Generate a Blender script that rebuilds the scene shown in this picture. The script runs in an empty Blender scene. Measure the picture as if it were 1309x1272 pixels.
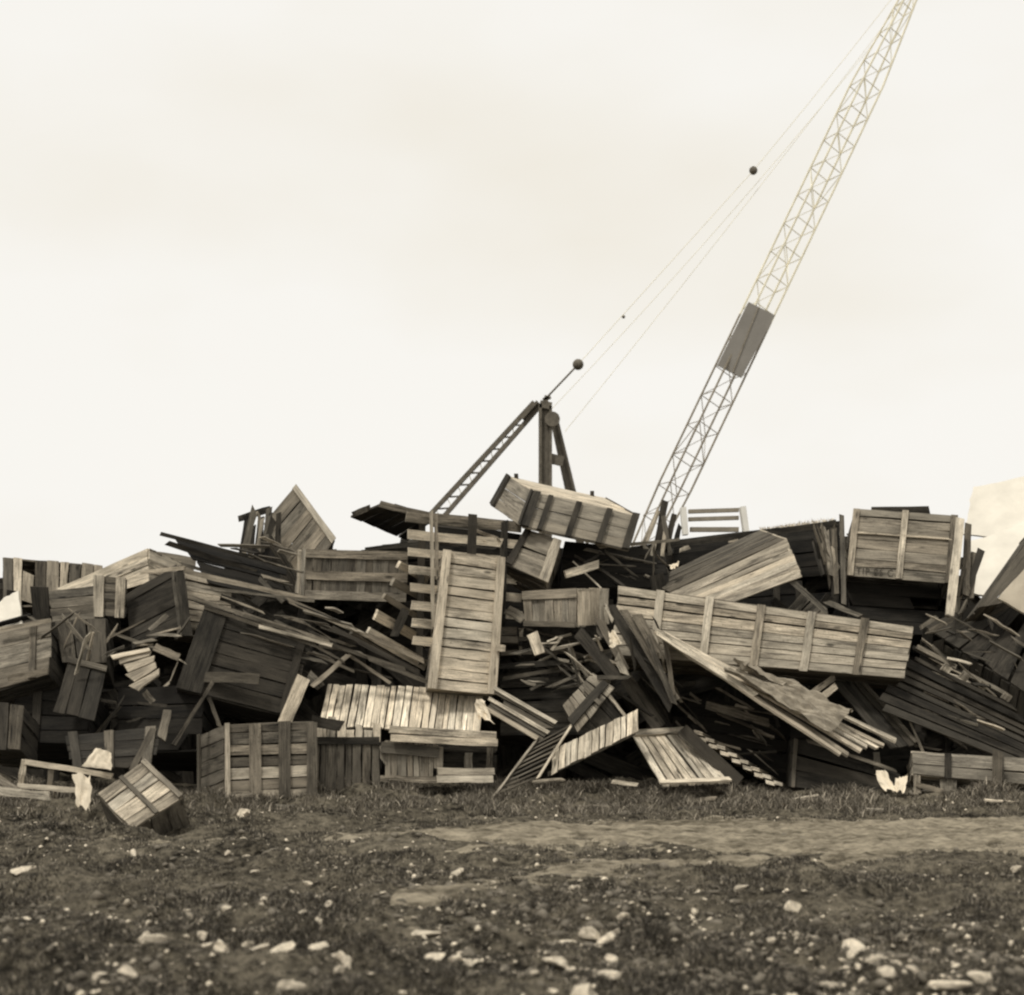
import bpy, math, random
import numpy as np
from mathutils import Vector

random.seed(7)
rng = np.random.default_rng(7)
R = math.radians
scene = bpy.context.scene
COL = scene.collection

# ------------------------------------------------------------------ camera
F, CX, HZ, EYE = 1800.0, 654.5, 850.0, 1.6      # focal length, centre column and horizon row in photo pixels
cam_d = bpy.data.cameras.new('camera')
cam = bpy.data.objects.new('camera', cam_d); COL.objects.link(cam)
cam.location = (0, 0, EYE); cam.rotation_euler = (R(90), 0, 0)
cam_d.sensor_width = 36; cam_d.lens = F / 1309 * 36
cam_d.shift_y = (HZ - 636) / 1309
cam_d.clip_end = 6000; cam_d.clip_start = 0.1
cam_d.dof.use_dof = True; cam_d.dof.focus_distance = 18.5; cam_d.dof.aperture_fstop = 1.5
scene.camera = cam
scene.render.resolution_x, scene.render.resolution_y = 1024, 995
scene.cycles.filter_width = 2.3

# ------------------------------------------------------------------ sky and sun
SUN_EL, SUN_AZ = 58, -142            # azimuth clockwise from +Y: behind the camera, to its left
w = bpy.data.worlds.new('World'); scene.world = w; w.use_nodes = True
nt = w.node_tree; N = nt.nodes; L = nt.links; N.clear()
out = N.new('ShaderNodeOutputWorld'); bg = N.new('ShaderNodeBackground')
sky = N.new('ShaderNodeTexSky'); sky.sky_type = 'NISHITA'; sky.sun_disc = False
sky.sun_elevation = R(SUN_EL); sky.sun_rotation = R(SUN_AZ); sky.dust_density = 4
bw = N.new('ShaderNodeRGBToBW'); L.new(sky.outputs[0], bw.inputs[0])
cl = N.new('ShaderNodeMath'); cl.operation = 'MINIMUM'; cl.inputs[1].default_value = 9.5
L.new(bw.outputs[0], cl.inputs[0])
tc = N.new('ShaderNodeTexCoord'); mp = N.new('ShaderNodeMapping'); mp.inputs['Scale'].default_value = (2.0, 2.0, 4.2)
mp.inputs['Location'].default_value = (3.1, 0.4, 1.35)
L.new(tc.outputs['Generated'], mp.inputs[0])
ns = N.new('ShaderNodeTexNoise'); ns.inputs['Scale'].default_value = 1.3; ns.inputs['Detail'].default_value = 5
ns.inputs['Roughness'].default_value = 0.45
L.new(mp.outputs[0], ns.inputs[0])
cr = N.new('ShaderNodeValToRGB')
cr.color_ramp.elements[0].position = 0.30; cr.color_ramp.elements[0].color = (0.915, 0.87, 0.775, 1)
cr.color_ramp.elements[1].position = 0.56; cr.color_ramp.elements[1].color = (0.985, 0.962, 0.91, 1)
L.new(ns.outputs[0], cr.inputs[0])
sc = N.new('ShaderNodeVectorMath'); sc.operation = 'SCALE'; sc.inputs[3].default_value = 9.2
L.new(cr.outputs[0], sc.inputs[0])
mx = N.new('ShaderNodeMix'); mx.data_type = 'RGBA'; mx.inputs[0].default_value = 0.90
L.new(cl.outputs[0], mx.inputs[6]); L.new(sc.outputs[0], mx.inputs[7])
L.new(mx.outputs[2], bg.inputs[0]); bg.inputs[1].default_value = 0.079
L.new(bg.outputs[0], out.inputs[0])

sd = bpy.data.lights.new('sun', 'SUN'); sd.energy = 1.5; sd.angle = R(10); sd.color = (1, .96, .89)
so = bpy.data.objects.new('sun', sd); COL.objects.link(so)
sv = Vector((math.sin(R(SUN_AZ)) * math.cos(R(SUN_EL)), math.cos(R(SUN_AZ)) * math.cos(R(SUN_EL)), math.sin(R(SUN_EL))))
so.rotation_euler = sv.to_track_quat('Z', 'Y').to_euler(); so.location = sv * 60

vs = scene.view_settings
vs.view_transform = 'Standard'; vs.look = 'None'; vs.gamma = 1.0; vs.exposure = 0.5; vs.use_curve_mapping = False

# ------------------------------------------------------------------ materials
SEPIA = (1.0, 0.875, 0.675)
def sep(v): return (v * SEPIA[0], v * SEPIA[1], v * SEPIA[2], 1)
def newmat(name, rough=0.85):
    m = bpy.data.materials.new(name); m.use_nodes = True
    b = m.node_tree.nodes['Principled BSDF']; b.inputs['Roughness'].default_value = rough
    b.inputs['Specular IOR Level'].default_value = 0.25
    return m, m.node_tree.nodes, m.node_tree.links, b
def ramp(Nn, p0, c0, p1, c1):
    r = Nn.new('ShaderNodeValToRGB'); e = r.color_ramp.elements
    e[0].position = p0; e[0].color = (c0, c0, c0, 1); e[1].position = p1; e[1].color = (c1, c1, c1, 1)
    return r
def mathn(Nn, Ln, op, a, b):
    m = Nn.new('ShaderNodeMath'); m.operation = op
    for i, v in enumerate((a, b)):
        if isinstance(v, (int, float)): m.inputs[i].default_value = v
        else: Ln.new(v, m.inputs[i])
    return m.outputs[0]
def wood_material(name):
    m, Nn, Ln, b = newmat(name, 0.88)
    uv = Nn.new('ShaderNodeUVMap'); oi = Nn.new('ShaderNodeObjectInfo')
    def noise(sx, sy, det, rough=0.6, dist=0.0):
        mpn = Nn.new('ShaderNodeMapping'); mpn.inputs['Scale'].default_value = (sx, sy, 1)
        Ln.new(uv.outputs[0], mpn.inputs[0])
        n = Nn.new('ShaderNodeTexNoise'); n.inputs['Scale'].default_value = 1; n.inputs['Detail'].default_value = det
        n.inputs['Roughness'].default_value = rough; n.inputs['Distortion'].default_value = dist
        Ln.new(mpn.outputs[0], n.inputs[0]); return n.outputs[0]
    grain = noise(3.2, 85, 6, 0.65, 0.6)
    blot = noise(2.1, 9, 4, 0.6)
    crack = noise(1.6, 46, 3, 0.55, 0.4)
    speck = noise(38, 60, 2, 0.6)
    g = ramp(Nn, 0.30, 0.48, 0.72, 1.40); Ln.new(grain, g.inputs[0])
    bl = ramp(Nn, 0.32, 0.42, 0.62, 1.22); Ln.new(blot, bl.inputs[0])
    ck = ramp(Nn, 0.30, 0.25, 0.40, 1.0); Ln.new(crack, ck.inputs[0])
    sp = ramp(Nn, 0.28, 0.45, 0.42, 1.0); Ln.new(speck, sp.inputs[0])
    # knots
    mpk = Nn.new('ShaderNodeMapping'); mpk.inputs['Scale'].default_value = (2.1, 6.5, 1); Ln.new(uv.outputs[0], mpk.inputs[0])
    vk = Nn.new('ShaderNodeTexVoronoi'); vk.inputs['Scale'].default_value = 1; Ln.new(mpk.outputs[0], vk.inputs[0])
    kn = ramp(Nn, 0.07, 0.35, 0.15, 1.0); Ln.new(vk.outputs['Distance'], kn.inputs[0])
    v = mathn(Nn, Ln, 'MULTIPLY', g.outputs[0], bl.outputs[0])
    v = mathn(Nn, Ln, 'MULTIPLY', v, ck.outputs[0])
    v = mathn(Nn, Ln, 'MULTIPLY', v, kn.outputs[0])
    v = mathn(Nn, Ln, 'MULTIPLY', v, sp.outputs[0])
    v = mathn(Nn, Ln, 'POWER', v, mathn(Nn, Ln, 'ADD', mathn(Nn, Ln, 'MULTIPLY', oi.outputs['Random'], .9), .55))
    mul = Nn.new('ShaderNodeVectorMath'); mul.operation = 'SCALE'
    Ln.new(oi.outputs['Color'], mul.inputs[0]); Ln.new(v, mul.inputs[3])
    Ln.new(mul.outputs[0], b.inputs['Base Color'])
    bp = Nn.new('ShaderNodeBump'); bp.inputs['Strength'].default_value = 0.6; bp.inputs['Distance'].default_value = 0.006
    Ln.new(v, bp.inputs['Height']); Ln.new(bp.outputs[0], b.inputs['Normal'])
    return m
def flat_material(name, v, rough=0.8, scale=6.0, lo=0.7, hi=1.2, bump=0.3, tint=SEPIA, metal=0.0, rand=0.0):
    m, Nn, Ln, b = newmat(name, rough)
    t = Nn.new('ShaderNodeTexCoord')
    n = Nn.new('ShaderNodeTexNoise'); n.inputs['Scale'].default_value = scale; n.inputs['Detail'].default_value = 7
    n.inputs['Roughness'].default_value = 0.65
    Ln.new(t.outputs['Object'], n.inputs[0])
    r = Nn.new('ShaderNodeValToRGB'); e = r.color_ramp.elements
    e[0].position = 0.3; e[0].color = tuple(v * lo * c for c in tint) + (1,)
    e[1].position = 0.7; e[1].color = tuple(v * hi * c for c in tint) + (1,)
    Ln.new(n.outputs[0], r.inputs[0]); Ln.new(r.outputs[0], b.inputs['Base Color'])
    b.inputs['Metallic'].default_value = metal
    if rand:
        oi = Nn.new('ShaderNodeObjectInfo'); sc_ = Nn.new('ShaderNodeVectorMath'); sc_.operation = 'SCALE'
        Ln.new(r.outputs[0], sc_.inputs[0]); Ln.new(mathn(Nn, Ln, 'SUBTRACT', 1.1, mathn(Nn, Ln, 'MULTIPLY', oi.outputs['Random'], rand)), sc_.inputs[3])
        Ln.new(sc_.outputs[0], b.inputs['Base Color'])
    if bump:
        bp = Nn.new('ShaderNodeBump'); bp.inputs['Strength'].default_value = bump; bp.inputs['Distance'].default_value = 0.02
        Ln.new(n.outputs[0], bp.inputs['Height']); Ln.new(bp.outputs[0], b.inputs['Normal'])
    return m
WOOD = wood_material('weathered_wood')
M_CLOTH = flat_material('bleached_rag', 0.74, 0.95, 4, 0.88, 1.06, .1)
M_TARP = flat_material('tar_paper', 0.30, 0.9, 9, 0.6, 1.25, 0.5)
M_PALE = flat_material('pale_plywood', 0.72, 0.85, 1.6, 0.82, 1.06, 0.15, (1, .935, .80))
M_WHITE = flat_material('white_paint', 0.82, 0.7, 5, 0.9, 1.02, 0.15, (1, .965, .87))
M_STEEL = flat_material('rusty_dark_steel', 0.13, 0.7, 9, 0.6, 1.4, 0.2)
M_BOOM = flat_material('boom_halation_pale', 0.80, 0.6, 3, 0.8, 1.1, 0.05, (1, .93, .72))  # pale tone puts the sky's halation over boom and cables into the colour
M_BOOMD = flat_material('boom_halation_low', 0.27, 0.7, 3, 0.7, 1.3, 0.05)  # mid tone of the lower boom, where sky halation washes out less
M_SIGN = flat_material('grey_boom_plate', 0.26, 0.6, 1.3, 0.85, 1.15, 0.05, (1, .93, .82))
M_STONE = flat_material('limestone', 0.72, 0.9, 5, 0.5, 1.2, 0.8, rand=.38)
M_STONED = flat_material('dull_stone', 0.16, 0.9, 12, 0.6, 1.25, 0.6)
M_STRAW = flat_material('bleached_straw', 0.55, 0.9, 5)
M_INK = flat_material('faded_stencil_ink', 0.05, 0.9, 40, 0.4, 2.0, 0.0)

# ------------------------------------------------------------------ helpers
def P(px, py, Y): return Vector(((px - CX) * Y / F, Y, EYE + (HZ - py) * Y / F))
def ground_Y(py): return EYE * F / (py - HZ)
CAMP = Vector((0, 0, EYE))
def link(name, mesh, mat, parent=None, loc=None, color=None):
    o = bpy.data.objects.new(name, mesh); COL.objects.link(o)
    if mat is not None and len(mesh.materials) == 0: mesh.materials.append(mat)
    if parent is not None: o.parent = parent
    if loc is not None: o.location = loc
    if color is not None: o.color = color
    return o
def tag(o, label=None, cat=None, group=None, kind=None):
    if label: o['label'] = label
    if cat:
        o['category'] = cat
        if not kind: o['kind'] = 'thing'
    if group: o['group'] = group
    if kind: o['kind'] = kind
    return o
def thing(name, label, cat, loc, group=None):
    o = bpy.data.objects.new(name, None); COL.objects.link(o); o.location = loc
    o.empty_display_size = 0.2
    return tag(o, label, cat, group)
def origin_of(o):
    v = Vector(o.location); p = o.parent
    while p is not None: v += Vector(p.location); p = p.parent
    return v
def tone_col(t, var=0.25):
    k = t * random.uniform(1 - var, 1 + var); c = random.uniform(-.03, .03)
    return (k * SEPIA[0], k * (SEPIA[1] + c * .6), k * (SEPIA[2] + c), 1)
def board_mesh(p00, p10, p11, p01, nv, segs=3, warp=0.004, jag=0.0):
    """front-face corners: start-edge p00/p01, end-edge p10/p11; nv = thickness vector pointing back"""
    verts = []; uvs = []
    Ln_ = ((p10 - p00).length + (p11 - p01).length) / 2; W = ((p01 - p00).length + (p11 - p10).length) / 2
    ax = (p10 - p00).normalized(); wd = (p01 - p00).normalized(); nn = nv.normalized(); T = nv.length
    u0, v0 = random.uniform(0, 60), random.uniform(0, 60)
    bow = random.uniform(-1, 1) * warp * 2
    for k in range(segs + 1):
        f = k / segs
        a = p00.lerp(p10, f); c = p01.lerp(p11, f)
        dn = nn * (random.uniform(-warp, warp) + bow * 4 * f * (1 - f))
        ja = jc = Vector()
        if k in (0, segs) and jag:
            s = -1 if k == 0 else 1
            ja = ax * random.uniform(-jag, jag * .4) * s; jc = ax * random.uniform(-jag, jag * .4) * s
        e0 = wd * random.uniform(-warp, warp); e1 = wd * random.uniform(-warp, warp)
        tw = nn * random.uniform(-warp, warp) * .6
        verts += [a + dn + ja + e0 + tw, c + dn + jc + e1 - tw, c + dn + nv + jc + e1 - tw, a + dn + nv + ja + e0 + tw]
        u = u0 + f * Ln_
        uvs += [(u, v0), (u, v0 + W), (u, v0 + W + T), (u, v0 - T)]
    faces = [(0, 1, 2, 3)]
    for k in range(segs):
        b = 4 * k
        for i in range(4):
            j = (i + 1) % 4
            faces.append((b + i, b + 4 + i, b + 4 + j, b + j))
    b = 4 * segs; faces.append((b + 3, b + 2, b + 1, b))
    return verts, faces, uvs
def to_mesh(name, verts, faces, uvs, org):
    me = bpy.data.meshes.new(name)
    me.from_pydata([v - org for v in verts], [], faces)
    ul = me.uv_layers.new(name='UVMap')
    idx = np.empty(len(me.loops), dtype=np.int32); me.loops.foreach_get('vertex_index', idx)
    ul.data.foreach_set('uv', np.array(uvs, dtype=np.float32)[idx].ravel())
    return me
def board(parent, name, p00, p10, p11, p01, nv, tone, segs=3, warp=0.004, jag=0.0, var=0.25):
    v, f, u = board_mesh(p00, p10, p11, p01, nv, segs, warp, jag)
    return link(name, to_mesh(name, v, f, u, origin_of(parent)), WOOD, parent, color=tone_col(tone, var))
def bil(q, u, v):
    A, B, C, D = q
    return A.lerp(B, u).lerp(D.lerp(C, u), v)
def qnormal(q, away_from=None):
    A, B, C, D = q
    n = (C - A).cross(D - B).normalized()
    ref = (sum(q, Vector()) / 4) - away_from if away_from is not None else CAMP - sum(q, Vector()) / 4
    return n if n.dot(ref) > 0 else -n
def panel(parent, q, n=None, along='h', t=0.024, tone=.25, gap=0.014, ragged=0.01, missing=(), battens=(), btone=None,
          nrm=None, wid=0.15, var=0.25, bt=0.028, warp=0.006, jag=0.012, brk=0.05, tones=None, cross=()):
    """boards filling the quad A(top left) B C D; along 'h' = A>B, 'v' = A>D; battens = (position, width) lie across the boards,
    cross = (position, width, from, to) lie along them"""
    A, B, C, D = q
    nrm = nrm if nrm is not None else qnormal(q)
    ext = ((A - D).length + (B - C).length) / 2 if along == 'h' else ((A - B).length + (D - C).length) / 2
    Lb = ((A - B).length + (D - C).length) / 2 if along == 'h' else ((A - D).length + (B - C).length) / 2
    if n is None: n = max(1, round(ext / wid))
    ws = [random.uniform(.78, 1.22) for _ in range(n)]; s = sum(ws); pos = 0.0
    for i in range(n):
        a, b_ = pos / s, (pos + ws[i]) / s; pos += ws[i]
        if i in missing: continue
        g = gap / 2 / ext * random.uniform(.4, 1.7)
        a2, b2 = a + g, b_ - g
        r0 = random.uniform(-ragged, ragged) / Lb; r1 = random.uniform(-ragged, ragged) / Lb
        tn = tones[i] if tones else tone
        off = nrm * random.uniform(-.004, .004)
        jg = jag
        if random.random() < brk and n > 3:
            jg = .12
            if random.random() < .5: r0 = random.uniform(.1, .4)
            else: r1 = -random.uniform(.1, .4)
        k0, k1 = random.gauss(0, .035) / n, random.gauss(0, .035) / n
        if along == 'h': cs = (bil(q, r0, a2 + k0), bil(q, 1 + r1, a2 + k1), bil(q, 1 + r1, b2 + k1), bil(q, r0, b2 + k0))
        else: cs = (bil(q, a2 + k0, r0), bil(q, a2 + k1, 1 + r1), bil(q, b2 + k1, 1 + r1), bil(q, b2 + k0, r0))
        board(parent, 'plank', *[c + off for c in cs], -nrm * t, tn, var=var, warp=warp, jag=jg)
    for bd in battens:
        p, wd = bd[0], bd[1]; bn = bd[2] if len(bd) > 2 else (btone or tone); h = wd / 2 / Lb
        e0, e1 = random.uniform(-.015, .02) / ext, random.uniform(-.015, .02) / ext
        off = nrm * (bt + .006)
        if along == 'h': cs = (bil(q, p - h, -e0), bil(q, p - h, 1 + e1), bil(q, p + h, 1 + e1), bil(q, p + h, -e0))
        else: cs = (bil(q, -e0, p - h), bil(q, 1 + e1, p - h), bil(q, 1 + e1, p + h), bil(q, -e0, p + h))
        board(parent, 'batten', *[c + off for c in cs], -nrm * bt, bn, warp=.003, var=.15)
    for (p, wd, f0, f1, bn) in cross:
        h = wd / 2 / ext; off = nrm * (bt + .008)
        if along == 'h': cs = (bil(q, f0, p - h), bil(q, f1, p - h), bil(q, f1, p + h), bil(q, f0, p + h))
        else: cs = (bil(q, p - h, f0), bil(q, p - h, f1), bil(q, p + h, f1), bil(q, p + h, f0))
        board(parent, 'rail', *[c + off for c in cs], -nrm * bt, bn, warp=.003, var=.15)
def quad(a, b, c, d):
    A, B, C = P(*a), P(*b), P(*c)
    if len(d) == 3: return [A, B, C, P(*d)]
    n = (B - A).cross(C - A); r = P(d[0], d[1], 1.0) - CAMP
    t = (A - CAMP).dot(n) / r.dot(n)
    return [A, B, C, CAMP + r * t]
def base_of(pts):
    c = sum(pts, Vector()) / len(pts); c.z = min(p.z for p in pts); return c
def wreck_panel(name, label, q, cat='panel', group=None, **kw):
    q = quad(*q); e = thing(name, label, cat, base_of(q), group); panel(e, q, **kw); return e
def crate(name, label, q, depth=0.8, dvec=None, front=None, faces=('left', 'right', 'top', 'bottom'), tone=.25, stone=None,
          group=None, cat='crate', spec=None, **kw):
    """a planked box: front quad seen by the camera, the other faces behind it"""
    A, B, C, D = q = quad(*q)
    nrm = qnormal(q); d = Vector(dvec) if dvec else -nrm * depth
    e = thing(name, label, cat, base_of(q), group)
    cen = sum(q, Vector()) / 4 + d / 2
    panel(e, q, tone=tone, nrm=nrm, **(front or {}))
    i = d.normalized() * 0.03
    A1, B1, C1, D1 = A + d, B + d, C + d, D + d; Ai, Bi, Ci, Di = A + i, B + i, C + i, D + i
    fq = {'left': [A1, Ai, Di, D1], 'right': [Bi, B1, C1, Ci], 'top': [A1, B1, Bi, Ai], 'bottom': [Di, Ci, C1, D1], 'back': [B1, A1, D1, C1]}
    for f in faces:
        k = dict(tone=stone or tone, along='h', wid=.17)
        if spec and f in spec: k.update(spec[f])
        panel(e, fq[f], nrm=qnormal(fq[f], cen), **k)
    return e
def stick(name, label, p0, p1, wpx, tone=.25, t=0.03, roll=0.0, jag=0.04, cat='board', group=None, parent=None, wpx1=None, var=.2, segs=4, warp=.006):
    """a loose board between two points; wpx = its width in photo pixels at that distance"""
    a, b = P(*p0), P(*p1); ax = (b - a).normalized(); vd = ((a + b) / 2 - CAMP).normalized()
    wd = ax.cross(vd).normalized(); nv = wd.cross(ax).normalized()
    if nv.dot(vd) < 0: nv = -nv
    c, s = math.cos(R(roll)), math.sin(R(roll))
    wd, nv = wd * c + nv * s, nv * c - wd * s
    w0 = wpx * p0[2] / F / 2; w1 = (wpx1 or wpx) * p1[2] / F / 2
    if parent is None:
        loc = (a + b) / 2; loc.z = min(a.z, b.z)
        v, f, u = board_mesh(a - wd * w0, b - wd * w1, b + wd * w1, a + wd * w0, nv * t, segs, warp, jag)
        o = link(name, to_mesh(name, v, f, u, loc), WOOD, None, loc, tone_col(tone, var))
        return tag(o, label, cat, group)
    return board(parent, name, a - wd * w0, b - wd * w1, b + wd * w1, a + wd * w0, nv * t, tone, segs, warp, jag, var)
def beam_verts(a, b, r, up=Vector((0, 0, 1))):
    ax = (b - a).normalized()
    s = ax.cross(up)
    s = s.normalized() if s.length > 1e-4 else Vector((1, 0, 0))
    u = s.cross(ax).normalized()
    o = [s * r[0] + u * r[1], -s * r[0] + u * r[1], -s * r[0] - u * r[1], s * r[0] - u * r[1]]
    return [a + k for k in o] + [b + k for k in o]
BOXF = [(0, 1, 2, 3), (7, 6, 5, 4), (0, 4, 5, 1), (1, 5, 6, 2), (2, 6, 7, 3), (3, 7, 4, 0)]
def beams(name, segs, mat, parent, label=None):
    org = origin_of(parent); V = []; Fc = []
    for a, b, r in segs:
        r = (r, r) if isinstance(r, (int, float)) else r
        n = len(V); V += [v - org for v in beam_verts(a, b, r)]; Fc += [tuple(i + n for i in f) for f in BOXF]
    me = bpy.data.meshes.new(name); me.from_pydata(V, [], Fc); me.update()
    o = link(name, me, mat, parent)
    if label: o['label'] = label
    return o
def tube(name, pts, r, mat, parent, sides=8):
    org = origin_of(parent); V = []; Fc = []
    for k, p in enumerate(pts):
        d = (pts[min(k + 1, len(pts) - 1)] - pts[max(k - 1, 0)]).normalized()
        s = d.cross(Vector((0, 1, 0.01))).normalized(); u = s.cross(d)
        for i in range(sides):
            a = 2 * math.pi * i / sides; V.append(p + (s * math.cos(a) + u * math.sin(a)) * r - org)
    for k in range(len(pts) - 1):
        for i in range(sides):
            j = (i + 1) % sides; Fc.append((k * sides + i, k * sides + j, (k + 1) * sides + j, (k + 1) * sides + i))
    Fc += [tuple(range(sides))[::-1], tuple(range((len(pts) - 1) * sides, len(pts) * sides))]
    me = bpy.data.meshes.new(name); me.from_pydata(V, [], Fc); me.update()
    return link(name, me, mat, parent)
def vnoise(x, y, seed=0):
    xi = np.floor(x).astype(np.int64); yi = np.floor(y).astype(np.int64); fx = x - xi; fy = y - yi
    def h(a, b):
        n = (a * 374761393 + b * 668265263 + seed * 144665) & 0x7fffffff
        n = ((n ^ (n >> 13)) * 1274126177) & 0x7fffffff
        return ((n ^ (n >> 16)) & 0xffff) / 65535.0
    u = fx * fx * (3 - 2 * fx); v = fy * fy * (3 - 2 * fy)
    return (h(xi, yi) * (1 - u) + h(xi + 1, yi) * u) * (1 - v) + (h(xi, yi + 1) * (1 - u) + h(xi + 1, yi + 1) * u) * v
def track_d(x, y):                                   # distance outside the worn wheel track and its side path, in metres
    n = 0.8 * (vnoise(x * .9 + 9, y * 2.2, 5) - .5) + .5 * (vnoise(x * 3.3, y * 7.1, 7) - .5)
    c = 13.05 - 0.02 * x + 0.2 * np.sin(x * .45)
    main = np.abs(y - c) + n - np.clip(.40 + .28 * x, -.2, 1.0)
    side_c = 10.2 + 1.12 * x - .12 * x * x
    side = np.abs(y - side_c) * .7 + .5 * n - np.where((x > -.8) & (x < 2.4), .10, -.6)
    return np.minimum(main, side)
def ground_h(x, y, fine=True):
    x = np.asarray(x, dtype=float); y = np.asarray(y, dtype=float)
    near = np.clip((60 - np.hypot(x, y)) / 30, 0, 1)
    tr = np.clip(track_d(x, y) / .7, 0, 1)
    h = .16 * (vnoise(x * .45, y * .5, 1) - .5) + .17 * (vnoise(x * 1.4, y * 1.6, 2) - .5) * (.25 + .75 * tr)
    if fine: h += (.18 * (vnoise(x * 3.7, y * 3.9, 3) - .5) + .06 * (vnoise(x * 9, y * 9.5, 4) - .5) + .035 * (vnoise(x * 21, y * 23, 6) - .5)) * (.35 + .65 * tr)
    return h * near * .8
def sheet(name, label, q, nx, ny, amp, mat, cat, t=0.006, seed=1, freq=3.0, edge=0.0):
    q = quad(*q) if not isinstance(q[0], Vector) else q
    nrm = qnormal(q); loc = base_of(q); V = []; Fc = []
    for side in (0, 1):
        for j in range(ny + 1):
            for i in range(nx + 1):
                u, v = i / nx, j / ny
                eu = edge * (float(vnoise(np.array(v * 7.), np.array(seed * 1.), seed)) - .5) * (1 if i in (0, nx) else 0)
                ev = edge * (float(vnoise(np.array(u * 7.), np.array(seed * 2.), seed + 3)) - .5) * (1 if j in (0, ny) else 0)
                k = float(vnoise(np.array(u * freq * 1.9), np.array(v * freq), seed)) - .5 + .5 * (float(vnoise(np.array(u * freq * 5), np.array(v * freq * 3), seed + 1)) - .5)
                V.append(bil(q, u + eu, v + ev) + nrm * (amp * k - side * t) - loc)
    n1 = (nx + 1) * (ny + 1)
    for j in range(ny):
        for i in range(nx):
            a = j * (nx + 1) + i; f = (a, a + 1, a + nx + 2, a + nx + 1)
            Fc.append(f); Fc.append(tuple(x + n1 for x in f[::-1]))
    ring = [i for i in range(nx + 1)] + [j * (nx + 1) + nx for j in range(1, ny + 1)] + [ny * (nx + 1) + i for i in range(nx - 1, -1, -1)] + [j * (nx + 1) for j in range(ny - 1, 0, -1)]
    for a, b in zip(ring, ring[1:] + ring[:1]): Fc.append((b, a, a + n1, b + n1))
    me = bpy.data.meshes.new(name); me.from_pydata(V, [], Fc); me.update()
    return tag(link(name, me, mat, None, loc), label, cat)

# ------------------------------------------------------------------ ground
def grow(a, b, step, far, k=1.35):
    r = list(np.arange(a, b + 1e-6, step)); s = step; hi = r[-1]; lo = r[0]
    while hi < far: s *= k; hi += s; r.append(hi)
    s = step
    lo_l = []
    while lo > -far: s *= k; lo -= s; lo_l.append(lo)
    return np.array(lo_l[::-1] + r)
def sheet_grid(name, xs, ys, hf, mat):
    X, Yg = np.meshgrid(xs, ys); Z = hf(X, Yg)
    V = np.stack([X, Yg, Z], -1).reshape(-1, 3).astype(np.float32)
    nx, ny = len(xs), len(ys)
    i = (np.arange(ny - 1)[:, None] * nx + np.arange(nx - 1)[None, :]).ravel()
    Fq = np.stack([i, i + 1, i + nx + 1, i + nx], -1).astype(np.int32)
    me = bpy.data.meshes.new(name)
    me.vertices.add(len(V)); me.vertices.foreach_set('co', V.ravel())
    me.loops.add(Fq.size); me.loops.foreach_set('vertex_index', Fq.ravel())
    me.polygons.add(len(Fq)); me.polygons.foreach_set('loop_start', np.arange(0, Fq.size, 4, dtype=np.int32))
    me.polygons.foreach_set('use_smooth', np.ones(len(Fq), dtype=bool))
    me.update(calc_edges=True)
    o = link(name, me, mat); o['kind'] = 'structure'; return o
def soil_material(name, lo, hi, scale, stretch=(1, 1, 1), p0=.38, p1=.64):
    m, Nn, Ln, b = newmat(name, 0.95); b.inputs['Specular IOR Level'].default_value = .1
    t = Nn.new('ShaderNodeTexCoord')
    n1 = Nn.new('ShaderNodeTexNoise'); n1.inputs['Scale'].default_value = scale; n1.inputs['Detail'].default_value = 8; n1.inputs['Roughness'].default_value = .7
    n2 = Nn.new('ShaderNodeTexNoise'); n2.inputs['Scale'].default_value = 1.1; n2.inputs['Detail'].default_value = 4
    ms = Nn.new('ShaderNodeMapping'); ms.inputs['Scale'].default_value = stretch; Ln.new(t.outputs['Object'], ms.inputs[0])
    Ln.new(ms.outputs[0], n1.inputs[0]); Ln.new(ms.outputs[0], n2.inputs[0])
    mxn = mathn(Nn, Ln, 'ADD', mathn(Nn, Ln, 'MULTIPLY', n1.outputs[0], .65), mathn(Nn, Ln, 'MULTIPLY', n2.outputs[0], .35))
    r = Nn.new('ShaderNodeValToRGB'); e = r.color_ramp.elements
    e[0].position = p0; e[0].color = (lo, lo * .85, lo * .60, 1); e[1].position = p1; e[1].color = (hi, hi * .87, hi * .64, 1)
    Ln.new(mxn, r.inputs[0]); Ln.new(r.outputs[0], b.inputs['Base Color'])
    bp = Nn.new('ShaderNodeBump'); bp.inputs['Strength'].default_value = 1.0; bp.inputs['Distance'].default_value = .05
    Ln.new(n1.outputs[0], bp.inputs['Height']); Ln.new(bp.outputs[0], b.inputs['Normal'])
    return m
M_SOIL = soil_material('rough_turf_soil', .012, .20, 12, p0=.40, p1=.62)
M_DIRT = soil_material('packed_dirt', .09, .37, 7, (.8, 1.6, 1), .40, .60)
gx = grow(-8.0, 8.0, .055, 2500); gy = grow(4.5, 19.5, .05, 2500)
sheet_grid('ground', gx, gy, ground_h, M_SOIL)
def track_h(x, y):
    d = track_d(x, y)
    rut = np.exp(-((y - 12.45 + .03 * x) / .16) ** 2) + np.exp(-((y - 13.75 + .03 * x) / .16) ** 2)
    return .55 * ground_h(x, y) + .45 * ground_h(x, y, False) + .022 - .05 * rut * vnoise(x * .8, y, 55) + .03 * (vnoise(x * 13, y * 14, 52) - .5) + .03 * (vnoise(x * 27, y * 29, 53) - .5) - .09 * np.clip(d, -.2, 2)
sheet_grid('dirt_track', np.arange(-7.8, 7.8, .045), np.arange(8.6, 15.4, .04), track_h, M_DIRT)

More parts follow.
